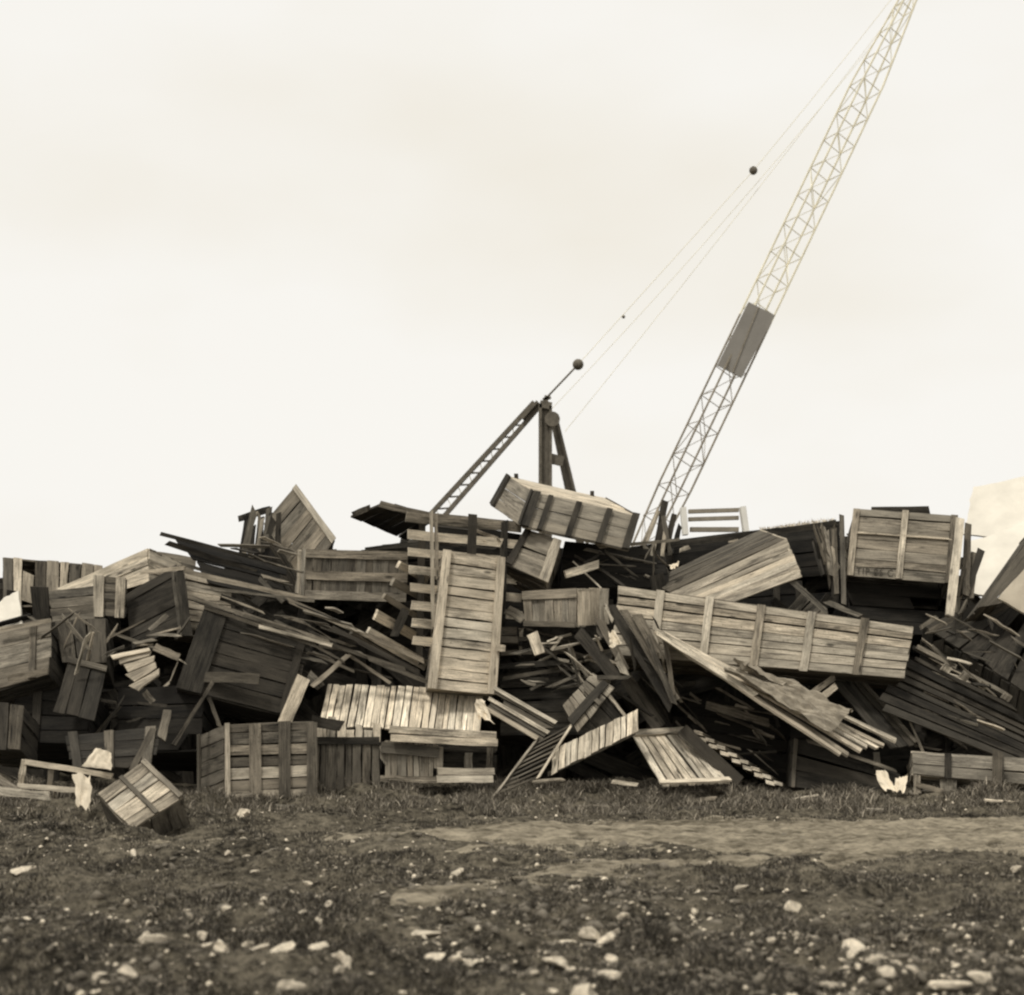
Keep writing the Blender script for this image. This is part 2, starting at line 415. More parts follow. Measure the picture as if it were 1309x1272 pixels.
# ------------------------------------------------------------------ crane behind the heap
def build_crane():
    Yb = 33.0
    e = thing('crawler_crane', 'lattice boom crane towering behind the crate heap, dark plate on its boom', 'crane', Vector((.9, Yb, 0)))
    # hidden house and tracks carry the boom and the gantry
    hx0, hx1 = P(575, 700, Yb).x, P(838, 700, Yb).x
    beams('machinery_house', [(Vector((hx0, Yb, 2.5)), Vector((hx1, Yb, 2.5)), (1.4, 1.25))], M_STEEL, e)
    for s in (-1, 1):
        beams('track', [(Vector((hx0, Yb + s * 1.3, .5)), Vector((hx1 - .4, Yb + s * 1.3, .5)), (.35, .5))], M_STEEL, e)
    # boom
    a = P(820, 712, Yb - .6); b = P(1183, -48, Yb + 2.5)
    ax = (b - a).normalized(); side = ax.cross(Vector((0, 1, 0))).normalized(); dep = side.cross(ax).normalized()
    Lb = (b - a).length
    def corner(i, s):
        f = s / Lb
        r = .40 * min(1, .8 + f * 5.0) if f < .05 else .40
        if f > .78: r = .40 * max(.34, 1 - (f - .78) / .22 * .66)
        an = R(24 + 90 * i)
        return a + ax * s + (side * math.cos(an) + dep * math.sin(an)) * r
    cuts = [0, Lb * .11, Lb * .38, Lb * .78, Lb]
    lo = beams('boom', [(corner(i, cuts[k]), corner(i, cuts[k + 1]), .019) for i in range(4) for k in range(2)], M_BOOMD, e)  # darker lower boom: weaker halation put into the tone
    up = beams('boom', [(corner(i, cuts[k]), corner(i, cuts[k + 1]), .019) for i in range(4) for k in (2, 3)], M_BOOM, e)  # paler upper boom: stronger halation put into the tone
    nb = 21
    for k in range(nb):
        s0, s1 = Lb * (k + .2) / nb, Lb * (k + 1.2) / nb
        if s1 > Lb: s1 = Lb
        for i in range(4):
            j = (i + 1) % 4
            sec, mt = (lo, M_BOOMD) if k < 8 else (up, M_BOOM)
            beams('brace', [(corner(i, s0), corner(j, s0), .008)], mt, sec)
            if i % 2 == 0 or k % 3 == 0:
                p, q = (i, j) if (k + i) % 2 else (j, i)
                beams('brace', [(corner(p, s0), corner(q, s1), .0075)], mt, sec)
    # plate covering two bays
    Yp = a.y + (b.y - a.y) * .45 - .78
    q = quad((957, 386, Yp), (991, 403, Yp + .1), (948, 483, Yp), (917, 467))
    nrm = qnormal(q); org = origin_of(e)
    me = bpy.data.meshes.new('boom_plate')
    me.from_pydata([v - org for v in q] + [v - nrm * .03 - org for v in q], [], [(0, 1, 2, 3), (7, 6, 5, 4), (0, 4, 5, 1), (1, 5, 6, 2), (2, 6, 7, 3), (3, 7, 4, 0)])
    link('boom_plate', me, M_SIGN, e)['label'] = 'dark grey rectangular plate across the boom'
    rib = [(q[0].lerp(q[1], .36) + nrm * .012, q[3].lerp(q[2], .62) + nrm * .012, .010)]
    beams('plate_seam', rib, M_BOOMD, e)
    # gantry
    Yg = 31.5
    top = P(697, 514, Yg)
    m = beams('mast', [(P(697, 690, Yg), P(697, 520, Yg), (.125, .06)), (P(690.5, 690, Yg - .1), P(690.5, 516, Yg - .1), (.035, .05)), (P(704, 690, Yg - .1), P(704, 519, Yg - .1), (.03, .05))], M_STEEL, e)
    beams('mast_head', [(P(690, 517, Yg - .05), P(705, 520, Yg - .05), (.1, .08)), (P(697, 519, Yg), P(699, 506, Yg), (.05, .05)), (P(694, 511, Yg), P(704, 508, Yg), (.05, .03))], M_STEEL, e)
    sh = bpy.data.meshes.new('sheave'); V = []; n = 18; c = P(706, 536, Yg - .15)
    for yy in (-.04, .04):
        for i in range(n): V.append(c + Vector((math.cos(2 * math.pi * i / n) * .17, yy, math.sin(2 * math.pi * i / n) * .17)) - org)
    sh.from_pydata(V, [], [tuple(range(n)), tuple(range(2 * n - 1, n - 1, -1))] + [(i, n + i, n + (i + 1) % n, (i + 1) % n) for i in range(n)])
    link('sheave', sh, M_STEEL, e)
    lg = [(P(705, 530, Yg + .3), P(735, 690, Yg + .6), (.03, .05)), (P(711, 530, Yg + .3), P(748, 690, Yg + .6), (.05, .05))]
    beams('front_leg', [(P(707, 530, Yg + .35), P(743, 700, Yg + .65), (.10, .05)), (P(711.5, 535, Yg + .2), P(752, 700, Yg + .5), (.022, .03))], M_STEEL, e)
    beams('gusset', [(P(703, 586, Yg), P(720, 590, Yg), (.05, .11))], M_STEEL, e)
    r0, r1 = (P(683, 514, Yg + .2), P(548, 660, Yg + .5)), (P(691, 518, Yg + .2), P(566, 662, Yg + .5))
    bl = beams('back_leg', [(r0[0], r0[1], (.045, .05)), (r1[0], r1[1], (.04, .05)), (P(688, 514, Yg + .18), P(668, 536, Yg + .24), (.12, .03))], M_STEEL, e)
    for k in range(8):
        f = .20 + k * .105
        p = r0[0].lerp(r0[1], f); q_ = r1[0].lerp(r1[1], f - .035 + .012)
        beams('rung', [(p, q_, .018)], M_STEEL, bl)
        q2 = r1[0].lerp(r1[1], f + .075)
        beams('rung', [(p, q2, .007)], M_BOOM, bl)
    # cables and balls
    c0 = P(700, 507, Yg); c1 = P(739, 466, Yg + .1); c2 = P(963, 218, Yg + 2); tip = corner(0, Lb)
    def sag(p, q, s, n=10): return [p.lerp(q, k / n) - Vector((0, 0, s * 4 * (k / n) * (1 - k / n))) for k in range(n + 1)]
    tube('pendant_cable', [c0, c1], .022, M_STEEL, e)
    tube('pendant_cable', sag(c1, c2, .0), .007, M_BOOM, e)  # cable toned pale, its washing-out by the sky put into colour
    tube('pendant_cable', sag(c2, tip, .05), .007, M_BOOM, e)
    tube('hoist_cable', sag(P(722, 552, Yg + .3), corner(1, Lb * .985), .1), .006, M_BOOM, e)
    tube('hoist_cable', sag(P(706, 522, Yg + .2), corner(2, Lb * .97), .25), .006, M_BOOM, e)
    for c_, r_ in ((c1, .125), (c2, .10), (P(797, 405, Yg + .9), .04)):
        me = bpy.data.meshes.new('cable_ball')
        V = []; Fc = []; nu, nv_ = 14, 8
        for j in range(nv_ + 1):
            for i in range(nu):
                th = math.pi * j / nv_; ph = 2 * math.pi * i / nu
                V.append(c_ + Vector((math.sin(th) * math.cos(ph), math.sin(th) * math.sin(ph), math.cos(th))) * r_ - org)
        for j in range(nv_):
            for i in range(nu): Fc.append((j * nu + i, j * nu + (i + 1) % nu, (j + 1) * nu + (i + 1) % nu, (j + 1) * nu + i))
        me.from_pydata(V, [], Fc)
        for p in me.polygons: p.use_smooth = True
        link('cable_ball', me, M_STEEL, e)
build_crane()

# ------------------------------------------------------------------ the crate heap: front row, left to right
PALE, LIGHT, MID, GREY, DARK, BLACK = .66, .48, .26, .135, .05, .02  # BLACK also puts the shade inside the heap into the wood tone
WORN = 'crates of the heap'
# small tipped crate on the grass
crate('small_crate', 'small pale crate tipped on its corner in the grass at lower left', ((183, 972, 14.0), (233, 1019, 13.75), (168, 1061, 13.5), (124, 1015)),
      depth=.5, tone=LIGHT, front=dict(along='v', n=4, brk=0, battens=((.02, .05, MID), (.5, .045, GREY))), stone=GREY)
stick('leaning_board', 'grey board leaning up behind the small tipped crate', (168, 985, 14.2), (197, 930, 14.6), 8, GREY)
# light frame
e = thing('timber_frame', 'pale open timber frame lying at the far left edge', 'frame', P(80, 1015, 14.6))
for p0, p1, w_, t_ in (((30, 973, 14.6), (143, 992, 14.6), 7, LIGHT), ((31, 972, 14.6), (25, 1008, 14.6), 8, LIGHT), ((22, 1004, 14.55), (98, 1010, 14.6), 7, LIGHT),
                       ((66, 980, 14.62), (62, 1010, 14.62), 7, MID), ((98, 986, 14.62), (94, 1020, 14.62), 6, GREY)):
    stick('rail', None, p0, p1, w_, t_, .05, parent=e, jag=.01)
stick('loose_board', 'pale board flat on the ground below the open timber frame', (-10, 1010, 14.3), (64, 1018, 14.2), 11, LIGHT)
stick('loose_board', 'grey board at the left edge, under the open timber frame', (-10, 990, 14.7), (24, 1012, 14.5), 9, MID)
sheet('rag', 'white triangular cloth draped over the rail of the timber frame', ((122, 956, 14.5), (142, 962, 14.5), (143, 984, 14.45), (105, 980)), 8, 8, .03, M_CLOTH, 'cloth', seed=3, freq=1.6, edge=.08)
sheet('rag', 'torn pale rag hanging below the timber frame, left of the tipped crate', ((94, 990, 14.4), (118, 994, 14.4), (114, 1036, 14.3), (98, 1032)), 8, 10, .05, M_CLOTH, 'cloth', seed=5, freq=1.5, edge=.25)
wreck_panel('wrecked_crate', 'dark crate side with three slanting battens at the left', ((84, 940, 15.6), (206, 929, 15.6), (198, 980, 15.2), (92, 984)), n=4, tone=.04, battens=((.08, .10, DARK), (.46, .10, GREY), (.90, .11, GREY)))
stick('post', 'short pale upright post above the tipped crate', (206, 945, 15.5), (214, 908, 15.6), 11, MID, .08)
stick('pole', 'thin dark pole leaning across the gap beside the standing crate', (222, 952, 16.6), (272, 872, 17.0), 5, GREY, .04)
stick('pole', 'short thin pole crossing behind the standing crate', (281, 930, 17.0), (266, 888, 17.0), 5, GREY, .04)
# standing crate
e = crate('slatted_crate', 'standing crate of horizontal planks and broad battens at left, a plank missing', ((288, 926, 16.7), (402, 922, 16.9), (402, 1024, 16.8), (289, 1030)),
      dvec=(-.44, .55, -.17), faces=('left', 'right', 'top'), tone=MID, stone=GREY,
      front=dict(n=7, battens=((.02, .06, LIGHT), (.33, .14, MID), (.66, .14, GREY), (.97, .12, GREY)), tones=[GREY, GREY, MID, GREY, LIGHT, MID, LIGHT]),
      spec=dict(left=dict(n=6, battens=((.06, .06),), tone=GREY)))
# roof of pale planks
e = wreck_panel('plank_roof', 'bleached slope of short upright planks on top of the front crates', ((418, 874, 18.3), (619, 881, 18.4), (614, 936, 17.75), (407, 928)), cat='lid',
      along='v', n=23, brk=0, tone=.85, ragged=.012, gap=.014, var=.2, warp=.006)
wreck_panel('plank_roof', 'ragged grey edge of planks hanging below the bleached slope', ((402, 918, 17.62), (487, 930, 17.66), (487, 947, 17.6), (402, 946)), cat='lid', along='v', n=7, tone=.55, ragged=.09)
wreck_panel('wrecked_crate', 'weathered grey crate side of upright boards sunk in the grass', ((400, 944, 17.5), (486, 944, 17.55), (486, 1016, 17.5), (398, 1016)), along='v', n=8, tone=GREY, ragged=.02,
      battens=((.04, .09, DARK),))
stick('loose_board', 'dark short board between standing crate and bleached slope', (398, 921, 17.4), (438, 929, 17.4), 14, DARK)
# open front crate
e = thing('open_crate', 'open front crate with pale double top rails and an empty right bay', 'crate', P(560, 1005, 17.4))
panel(e, quad((485, 946, 17.42), (560, 952, 17.42), (560, 1002, 17.4), (485, 1000)), along='v', n=11, tone=MID, gap=.006, wid=.07)
for p0, p1, w_, t_ in (((486, 955, 17.36), (561, 962, 17.36), 14, GREY), ((486, 995, 17.36), (561, 997, 17.36), 8, MID), ((497, 932, 17.30), (635, 941, 17.30), 10, LIGHT),
                       ((499, 943, 17.28), (636, 950, 17.28), 9, PALE), ((505, 953, 17.5), (635, 957, 17.5), 7, DARK), ((559, 986, 17.3), (633, 986, 17.3), 9, LIGHT), ((558, 995.5, 17.28), (631, 996, 17.28), 9, PALE)):
    stick('rail', None, p0, p1, w_, t_, .05, parent=e, jag=.012, var=.1)
for p0, p1, w_, t_ in (((599, 962, 17.45), (599, 986, 17.45), 10, MID), ((626, 955, 17.5), (625, 1000, 17.5), 8, GREY), ((563, 955, 17.4), (562, 1000, 17.4), 8, MID)):
    stick('post', None, p0, p1, w_, t_, .06, parent=e, jag=.01)
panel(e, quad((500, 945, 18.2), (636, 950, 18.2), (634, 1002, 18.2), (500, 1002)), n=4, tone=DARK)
# tall central panel crate
crate('tall_crate', 'tall pale crate standing on end with rounded side posts, centre of the heap', ((569, 703, 18.1), (643, 713, 18.2), (631, 888, 17.95), (549, 880)), depth=.85, tone=PALE, stone=MID,
      front=dict(n=13, brk=0, battens=((.035, .11, .56), (.965, .11, .50)), bt=.05, var=.22, gap=.012))
# slatted stack left of it
e = thing('slatted_crate', 'slatted crate whose pale board ends stick out beside the tall crate', 'crate', P(580, 850, 18.9))
for k in range(8):
    y0 = 660 + k * 22.6
    stick('slat', None, (519 + k * 1.2, y0, 18.45), (668, y0 + 14, 18.95), 11.5 + (k == 0) * 3, (.72 if k else MID), .04, parent=e, jag=.02, var=.18)
for x0, x1 in ((604, 603),): stick('post', None, (x0, 658, 18.5), (x1, 712, 18.5), 12, DARK, .07, parent=e)
for x0, x1 in ((540, 536), (645, 640)): stick('post', None, (x0, 664, 18.85), (x1, 850, 18.85), 9, DARK, .07, parent=e)
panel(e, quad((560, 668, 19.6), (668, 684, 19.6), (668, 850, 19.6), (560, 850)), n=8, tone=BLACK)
stick('upright_post', 'thin pale post standing upright against the slatted board ends', (551, 652, 18.25), (554, 800, 18.1), 5, LIGHT, .04)
stick('upright_post', 'thin grey post paired beside the pale upright post', (557, 655, 18.27), (559, 740, 18.15), 4.5, MID, .04)
# fanned board ends
for k, (p0, p1, w_, t_, lb) in enumerate((
        ((511, 722, 18.6), (548, 742, 18.8), 10, LIGHT, 'topmost short board fanned out beside the slatted ends'), ((503, 744, 18.5), (552, 770, 18.8), 10, MID, 'second fanned board below the dark railed crate'),
        ((491, 762, 18.4), (548, 797, 18.7), 7, MID, 'thin fanned board with its pale edge up'), ((481, 786, 18.3), (548, 823, 18.7), 13, LIGHT, 'thick pale fanned board end above the bundle of slats'),
        ((470, 808, 18.2), (546, 852, 18.6), 14, LIGHT, 'lowest and longest pale fanned board left of the tall crate'), ((448, 812, 18.2), (502, 842, 18.4), 9, GREY, 'grey board end under the fanned boards'))):
    stick('fanned_board', lb, p0, (p1[0], p1[1], p1[2] + .35), w_, t_ * 1.35, .05, jag=.02)
stick('fanned_board', 'dark short upright block between the fanned board ends', (518, 780, 18.45), (503, 815, 18.45), 11, DARK, .05)
# canopy slab at the skyline
e = thing('tilted_slab', 'dark crate lid jutting up at the skyline above the railed crate', 'lid', P(500, 690, 19.2))
panel(e, quad((447, 660, 20.2), (490, 643, 18.8), (560, 664, 18.9), (521, 692)), along='h', n=5, tone=DARK, t=.03, ragged=.02)  # dark tone puts the shade of the lid's underside into the boards
stick('rail', None, (484, 644, 18.7), (556, 660, 18.75), 8, MID, .05, parent=e)
stick('rail', None, (450, 658, 20.0), (470, 650, 19.4), 7, GREY, .05, parent=e)
# dark crate with three rails
crate('railed_crate', 'dark open crate with three horizontal rails over upright planks', ((391, 703, 18.9), (522, 706, 19.1), (519, 769, 19.0), (389, 765)), dvec=(-.30, 1.1, .10), tone=GREY, stone=GREY,
      faces=('left', 'bottom', 'back'), front=dict(along='v', n=12, wid=.1, gap=.004, var=.35, battens=((.08, .115, MID), (.53, .12, MID), (.93, .12, MID))),
      spec=dict(left=dict(tone=LIGHT, n=3, along='v', ragged=.03), back=dict(along='v', tone=GREY, n=12)))  # left boards toned paler: light from the left put into their colour
# peaked crate at the skyline
e = crate('peaked_crate', 'crate tipped on edge forming a grey peak against the sky', ((378, 622, 20.2), (428, 690, 20.0), (385, 745, 19.6), (338, 668)), depth=.7, tone=MID, stone=GREY,
      faces=('left', 'right', 'top', 'bottom', 'back'), front=dict(along='v', n=6, gap=.006, brk=0, battens=((.04, .10, LIGHT),), ragged=.03, var=.3))
for k in range(9):
    x = 310 + k * 5 + random.uniform(-3, 3); y = 658 - (k % 3) * 4
    stick('splintered_board', 'splintered dark board hanging from the peaked crate', (x + 8, y + random.uniform(-6, 8), 19.7 - k * .03), (x - 4 + random.uniform(-6, 14), 705 + random.uniform(-8, 8), 19.4), random.uniform(4, 8), random.choice((DARK, DARK, GREY, GREY, MID)), .03,
          jag=.12, group='splintered boards of the peaked crate')
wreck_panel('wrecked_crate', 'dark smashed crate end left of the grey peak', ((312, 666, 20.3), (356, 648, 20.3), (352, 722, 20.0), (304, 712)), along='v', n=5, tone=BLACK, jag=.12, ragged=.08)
stick('joist', 'thick dark joist end poking out left of the grey peak', (309, 662, 19.7), (347, 650, 20.2), 8, DARK, .1)
# ------------------------------------------------------------------ left wing
for k, (p0, p1, w_, t_, lb) in enumerate((
        ((202, 681, 18.2), (365, 724, 18.8), 5, DARK, 'long dark lath with its thin tip against the sky, left'), ((213, 694, 18.3), (330, 733, 18.7), 7, DARK, 'dark board just under the long sky-line lath'),
        ((236, 730, 17.9), (392, 766, 18.1), 7, LIGHT, 'long pale lath running down right from the grey propped crate'), ((270, 753, 17.9), (400, 768, 18.1), 4, MID, 'thin straight lath under the long pale lath'),
        ((178, 732, 18.2), (236, 726, 18.0), 5, LIGHT, 'short pale lath left of the grey propped crate'), ((366, 766, 18.0), (545, 846, 18.3), 6, MID, 'long lath sloping to the foot of the tall crate'),
        ((240, 762, 17.7), (424, 822, 17.8), 6, MID, 'upper lath of the bundle sloping over the big dark panel'), ((262, 776, 17.65), (406, 826, 17.7), 5, GREY, 'dark lath in the bundle over the big dark panel'),
        ((330, 800, 17.6), (428, 826, 17.7), 5, LIGHT, 'pale broken lath end in the bundle over the big dark panel'), ((310, 786, 17.7), (520, 856, 18.0), 5, GREY, 'longest lath crossing below the railed crate'),
        ((420, 800, 18.0), (540, 862, 18.1), 6, DARK, 'dark lath in the gap left of the tall crate'), ((396, 880, 17.7), (447, 836, 17.9), 6, LIGHT, 'pale stick rising to a point above the bleached slope'),
        ((446, 837, 17.95), (503, 876, 18.0), 4, MID, 'thin stick falling from the point above the bleached slope'), ((394, 862, 17.8), (412, 880, 17.8), 12, GREY, 'short grey block beside the inclined marked board'),
        ((330, 738, 18.3), (362, 770, 18.2), 5, GREY, 'short cross stick under the dark sloping sheet'), ((470, 842, 17.9), (548, 872, 18.0), 5, GREY, 'thin grey lath just above the bleached slope'))):
    stick('lath', lb, p0, p1, w_, t_, .03, jag=.06)
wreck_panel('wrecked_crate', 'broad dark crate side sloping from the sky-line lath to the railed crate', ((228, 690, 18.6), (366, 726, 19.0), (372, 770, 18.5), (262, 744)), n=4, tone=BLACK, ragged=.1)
e = crate('propped_crate', 'grey crate with slanting planks propped below the sky-line laths', ((236, 728, 18.1), (300, 742, 18.4), (292, 812, 18.2), (240, 806)), depth=.6, tone=LIGHT, stone=GREY, front=dict(n=6, along='h', ragged=.02))
stick('dark_post', 'dark upright post left of the grey propped crate', (228, 728, 17.9), (240, 815, 17.8), 13, DARK, .08)
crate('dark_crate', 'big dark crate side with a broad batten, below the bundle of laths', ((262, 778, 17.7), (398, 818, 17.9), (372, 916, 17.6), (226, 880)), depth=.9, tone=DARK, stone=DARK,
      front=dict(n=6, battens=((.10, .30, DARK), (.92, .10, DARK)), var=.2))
stick('loose_board', 'horizontal dark board across the foot of the big dark crate', (262, 865, 17.4), (330, 868, 17.4), 13, GREY, .05)
stick('marked_board', 'inclined pale board with dark streaks, behind the standing crate', (388, 866, 17.2), (364, 924, 17.0), 17, PALE, .04)
# far left background
crate('far_crate', 'pale upright-boarded crate at the far left skyline', ((4, 712, 20.0), (132, 722, 20.4), (128, 772, 20.2), (4, 776)), depth=1.0, tone=LIGHT, stone=MID,
      front=dict(along='v', n=9, tones=[GREY, .55, LIGHT, GREY, MID, .55, GREY, MID, LIGHT]))
e = crate('far_crate', 'pale crate with a sloping lid rising right, left skyline', ((72, 752, 19.7), (189, 700, 19.3), (190, 745, 19.2), (112, 768)), depth=.9, tone=PALE, stone=MID,
      front=dict(n=4, var=.1, gap=.005), spec=dict(right=dict(tone=PALE)))
crate('far_crate', 'grey crate end behind the sloping pale lid', ((192, 704, 19.8), (250, 712, 20.2), (248, 752, 20.1), (192, 750)), depth=.7, tone=MID, stone=MID, front=dict(n=4, battens=((.06, .08, PALE),)))
e = thing('small_crate', 'small crate with two pale upright boards and a dark middle', 'crate', P(140, 790, 18.3))
panel(e, quad((121, 736, 18.4), (161, 738, 18.4), (159, 789, 18.3), (121, 788)), n=5, tone=GREY, battens=((.15, .13, LIGHT), (.85, .12, LIGHT)))
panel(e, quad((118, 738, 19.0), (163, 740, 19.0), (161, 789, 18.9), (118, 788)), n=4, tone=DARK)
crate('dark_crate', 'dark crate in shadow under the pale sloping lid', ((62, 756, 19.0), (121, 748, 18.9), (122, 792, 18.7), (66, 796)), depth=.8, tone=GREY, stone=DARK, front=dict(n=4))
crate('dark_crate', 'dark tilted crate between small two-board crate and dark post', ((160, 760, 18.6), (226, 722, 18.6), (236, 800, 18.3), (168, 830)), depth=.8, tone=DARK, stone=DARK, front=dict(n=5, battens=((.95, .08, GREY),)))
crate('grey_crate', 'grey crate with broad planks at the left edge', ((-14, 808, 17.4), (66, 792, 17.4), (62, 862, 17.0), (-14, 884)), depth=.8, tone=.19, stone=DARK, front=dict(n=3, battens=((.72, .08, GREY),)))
stick('loose_board', 'pale board lying along the top of the left edge grey crate', (-5, 806, 17.2), (64, 793, 17.2), 6, LIGHT)
stick('bent_board', 'pale board end lying below the left edge grey crate', (8, 868, 16.9), (60, 858, 16.9), 9, MID)
sheet('pale_sheet', 'bleached panel standing at the left edge of the skyline', ((-14, 775, 18.9), (24, 756, 18.9), (30, 800, 18.5), (-14, 812)), 10, 8, .05, M_PALE, 'sheet', .03, 49, 1.5, .05)
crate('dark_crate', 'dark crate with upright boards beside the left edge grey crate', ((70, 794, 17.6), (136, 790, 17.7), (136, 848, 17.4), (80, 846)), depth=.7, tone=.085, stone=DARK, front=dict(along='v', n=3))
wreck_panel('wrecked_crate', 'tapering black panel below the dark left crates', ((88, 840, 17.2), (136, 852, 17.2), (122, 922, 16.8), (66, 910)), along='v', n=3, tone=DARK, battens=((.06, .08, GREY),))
e = wreck_panel('wrecked_crate', 'small pale broken crate side hanging in the dark at left', ((145, 842, 16.9), (191, 832, 16.9), (206, 862, 16.7), (174, 884)), n=4, tone=LIGHT, ragged=.03, jag=.05, cross=((.0, .06, -.02, 1.03, PALE),))
stick('loose_board', 'short grey board right of the small pale broken crate side', (196, 826, 17.0), (231, 842, 17.0), 10, MID)
stick('loose_board', 'broken pale splinter below the small pale broken crate side', (184, 884, 16.8), (195, 897, 16.8), 8, LIGHT)
stick('lath', 'thin pale lath rising right above the small pale broken side', (190, 806, 17.6), (216, 784, 17.7), 6, MID)
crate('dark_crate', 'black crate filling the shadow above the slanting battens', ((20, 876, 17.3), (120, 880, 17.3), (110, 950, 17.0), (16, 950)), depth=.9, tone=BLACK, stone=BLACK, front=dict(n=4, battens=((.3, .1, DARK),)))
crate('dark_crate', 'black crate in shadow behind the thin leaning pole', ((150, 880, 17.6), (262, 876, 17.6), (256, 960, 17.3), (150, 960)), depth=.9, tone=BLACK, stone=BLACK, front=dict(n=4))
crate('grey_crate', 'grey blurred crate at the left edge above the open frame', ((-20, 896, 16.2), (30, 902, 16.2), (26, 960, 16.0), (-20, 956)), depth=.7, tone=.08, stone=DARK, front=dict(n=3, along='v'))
# ------------------------------------------------------------------ centre
# perched long crate: end face, long face and top
TLb, TLf, TRf, BLf, BLb = P(648, 608, 19.9), P(684, 630, 19.0), P(817, 660, 19.2), P(668, 674, 18.7), P(627, 645, 19.6)
e = thing('long_crate', 'long boarded crate perched at the top of the heap, its top toned pale as if catching the sky', 'crate', P(730, 690, 19.3))
d_ = TLb - TLf; BRf = BLf + (TRf - TLf)
cen = (TLf + BRf) / 2 + d_ / 2
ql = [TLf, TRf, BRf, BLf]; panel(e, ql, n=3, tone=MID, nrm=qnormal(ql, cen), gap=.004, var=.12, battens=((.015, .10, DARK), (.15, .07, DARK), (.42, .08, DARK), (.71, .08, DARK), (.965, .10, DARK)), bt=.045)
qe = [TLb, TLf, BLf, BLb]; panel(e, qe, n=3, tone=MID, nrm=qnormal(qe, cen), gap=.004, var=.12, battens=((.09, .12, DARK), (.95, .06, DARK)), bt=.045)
qt = [TLb, TLb + (TRf - TLf), TRf, TLf]; panel(e, qt, n=3, tone=PALE, nrm=qnormal(qt, cen), gap=.004, var=.1)  # top boards paler than the sides: skylight put into their tone
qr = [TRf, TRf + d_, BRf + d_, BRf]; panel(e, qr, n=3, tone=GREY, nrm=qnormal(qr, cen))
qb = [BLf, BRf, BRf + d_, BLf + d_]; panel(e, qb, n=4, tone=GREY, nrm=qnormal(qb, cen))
for f_ in (.07, .83):
    a_ = TLb + (TRf - TLf) * f_ + (TLf - TLb) * .08
    board(e, 'lifting_peg', a_ + Vector((-.03, 0, -.02)), a_ + Vector((-.03, 0, .07)), a_ + Vector((.03, 0, .07)), a_ + Vector((.03, 0, -.02)), Vector((0, .05, 0)), DARK, 2)
crate('small_crate', 'small square crate tilted under the perched long crate', ((674, 677, 18.9), (716, 691, 18.8), (698, 745, 18.5), (648, 722)), depth=.5, tone=MID, stone=GREY,
      front=dict(n=2, battens=((.03, .09, DARK), (.93, .13, LIGHT)), var=.1))
stick('loose_board', 'short pale board in the dark below the perched crate', (721, 735, 18.7), (766, 721, 18.9), 10, LIGHT, .05)
stick('loose_board', 'thin board sticking right under the perched crate', (765, 699, 19.0), (870, 690, 19.6), 4, MID)
crate('box_crate', 'small box crate with upright planks and a top rail, right of the tall crate', ((668, 757, 18.3), (736, 753, 18.0), (737, 801, 17.9), (671, 799)), dvec=(.45, .45, .04), tone=MID, stone=LIGHT,
      faces=('left', 'right', 'top', 'bottom'), front=dict(along='v', n=7, battens=((.12, .12, MID), (.96, .07, GREY)), gap=.004), spec=dict(right=dict(along='v', n=3, tone=LIGHT, gap=.003)))
stick('loose_board', 'small pale tag-like board leaning below the box crate', (680, 809, 17.9), (690, 836, 17.8), 14, LIGHT, .03, jag=.01)
stick('loose_board', 'grey short board left of the box crate', (647, 778, 18.4), (670, 792, 18.3), 13, MID)
crate('grey_crate', 'rounded grey crate end beside the right post of the tall crate', ((637, 802, 18.5), (662, 800, 18.5), (662, 822, 18.4), (637, 822)), depth=.5, tone=GREY, stone=DARK, front=dict(n=2, var=.1))
stick('loose_board', 'tiny pale block touching the tall crate post', (634, 828, 17.9), (646, 829, 17.9), 8, LIGHT, .05, jag=.0)
for k, (p0, p1, w_, t_, lb) in enumerate((
        ((640, 815, 18.6), (742, 822, 18.5), 6, GREY, 'topmost of the flat boards layered under the box crate'), ((638, 835, 18.4), (735, 832, 18.4), 6, GREY, 'second of the flat boards layered under the box crate'),
        ((636, 852, 18.3), (742, 846, 18.3), 7, DARK, 'dark flat board in the layers right of the tall crate'), ((640, 868, 18.2), (740, 852, 18.4), 5, GREY, 'lowest flat board of the layers right of the tall crate'),
        ((704, 832, 18.0), (720, 812, 18.0), 3, LIGHT, 'thin pale twig-like lath below the box crate'))):
    stick('flat_board', lb, p0, p1, w_, t_, .04)
# steep broken boards in the centre
for k, (p0, p1, w_, t_, lb) in enumerate((
        ((735, 802, 17.9), (792, 872, 17.6), 16, DARK, 'steep dark board falling right from under the box crate'), ((764, 788, 17.9), (803, 862, 17.6), 10, GREY, 'steep board behind the white scrap of cloth'),
        ((776, 768, 18.0), (860, 905, 17.5), 14, DARK, 'long steep dark board left of the long right crate'), ((772, 770, 17.95), (786, 800, 17.9), 4, PALE, 'pale splinter at the end of the box crate'),
        ((797, 780, 17.7), (868, 900, 17.4), 9, GREY, 'steep grey board crossing the left end of the long crate'), ((812, 782, 17.6), (842, 838, 17.5), 13, MID, 'short lighter board over the left end of the long crate'),
        ((850, 818, 17.5), (862, 895, 17.4), 6, GREY, 'thin upright stick under the long slab'), ((826, 810, 17.5), (862, 900, 17.35), 7, GREY, 'leaning stick beside the thin upright stick'),
        ((788, 838, 17.6), (800, 864, 17.5), 9, LIGHT, 'pale broken board end below the white scrap'), ((756, 866, 17.5), (806, 866, 17.5), 5, GREY, 'short horizontal stick under the steep boards'),
        ((800, 868, 18.3), (846, 934, 18.2), 18, GREY, 'wide steep board behind the short-planked strip'), ((815, 868, 18.4), (858, 932, 18.3), 8, DARK, 'narrow dark board in the steep bundle at the centre'))):
    stick('steep_board', lb, p0, p1, w_, t_, .04, jag=.1)
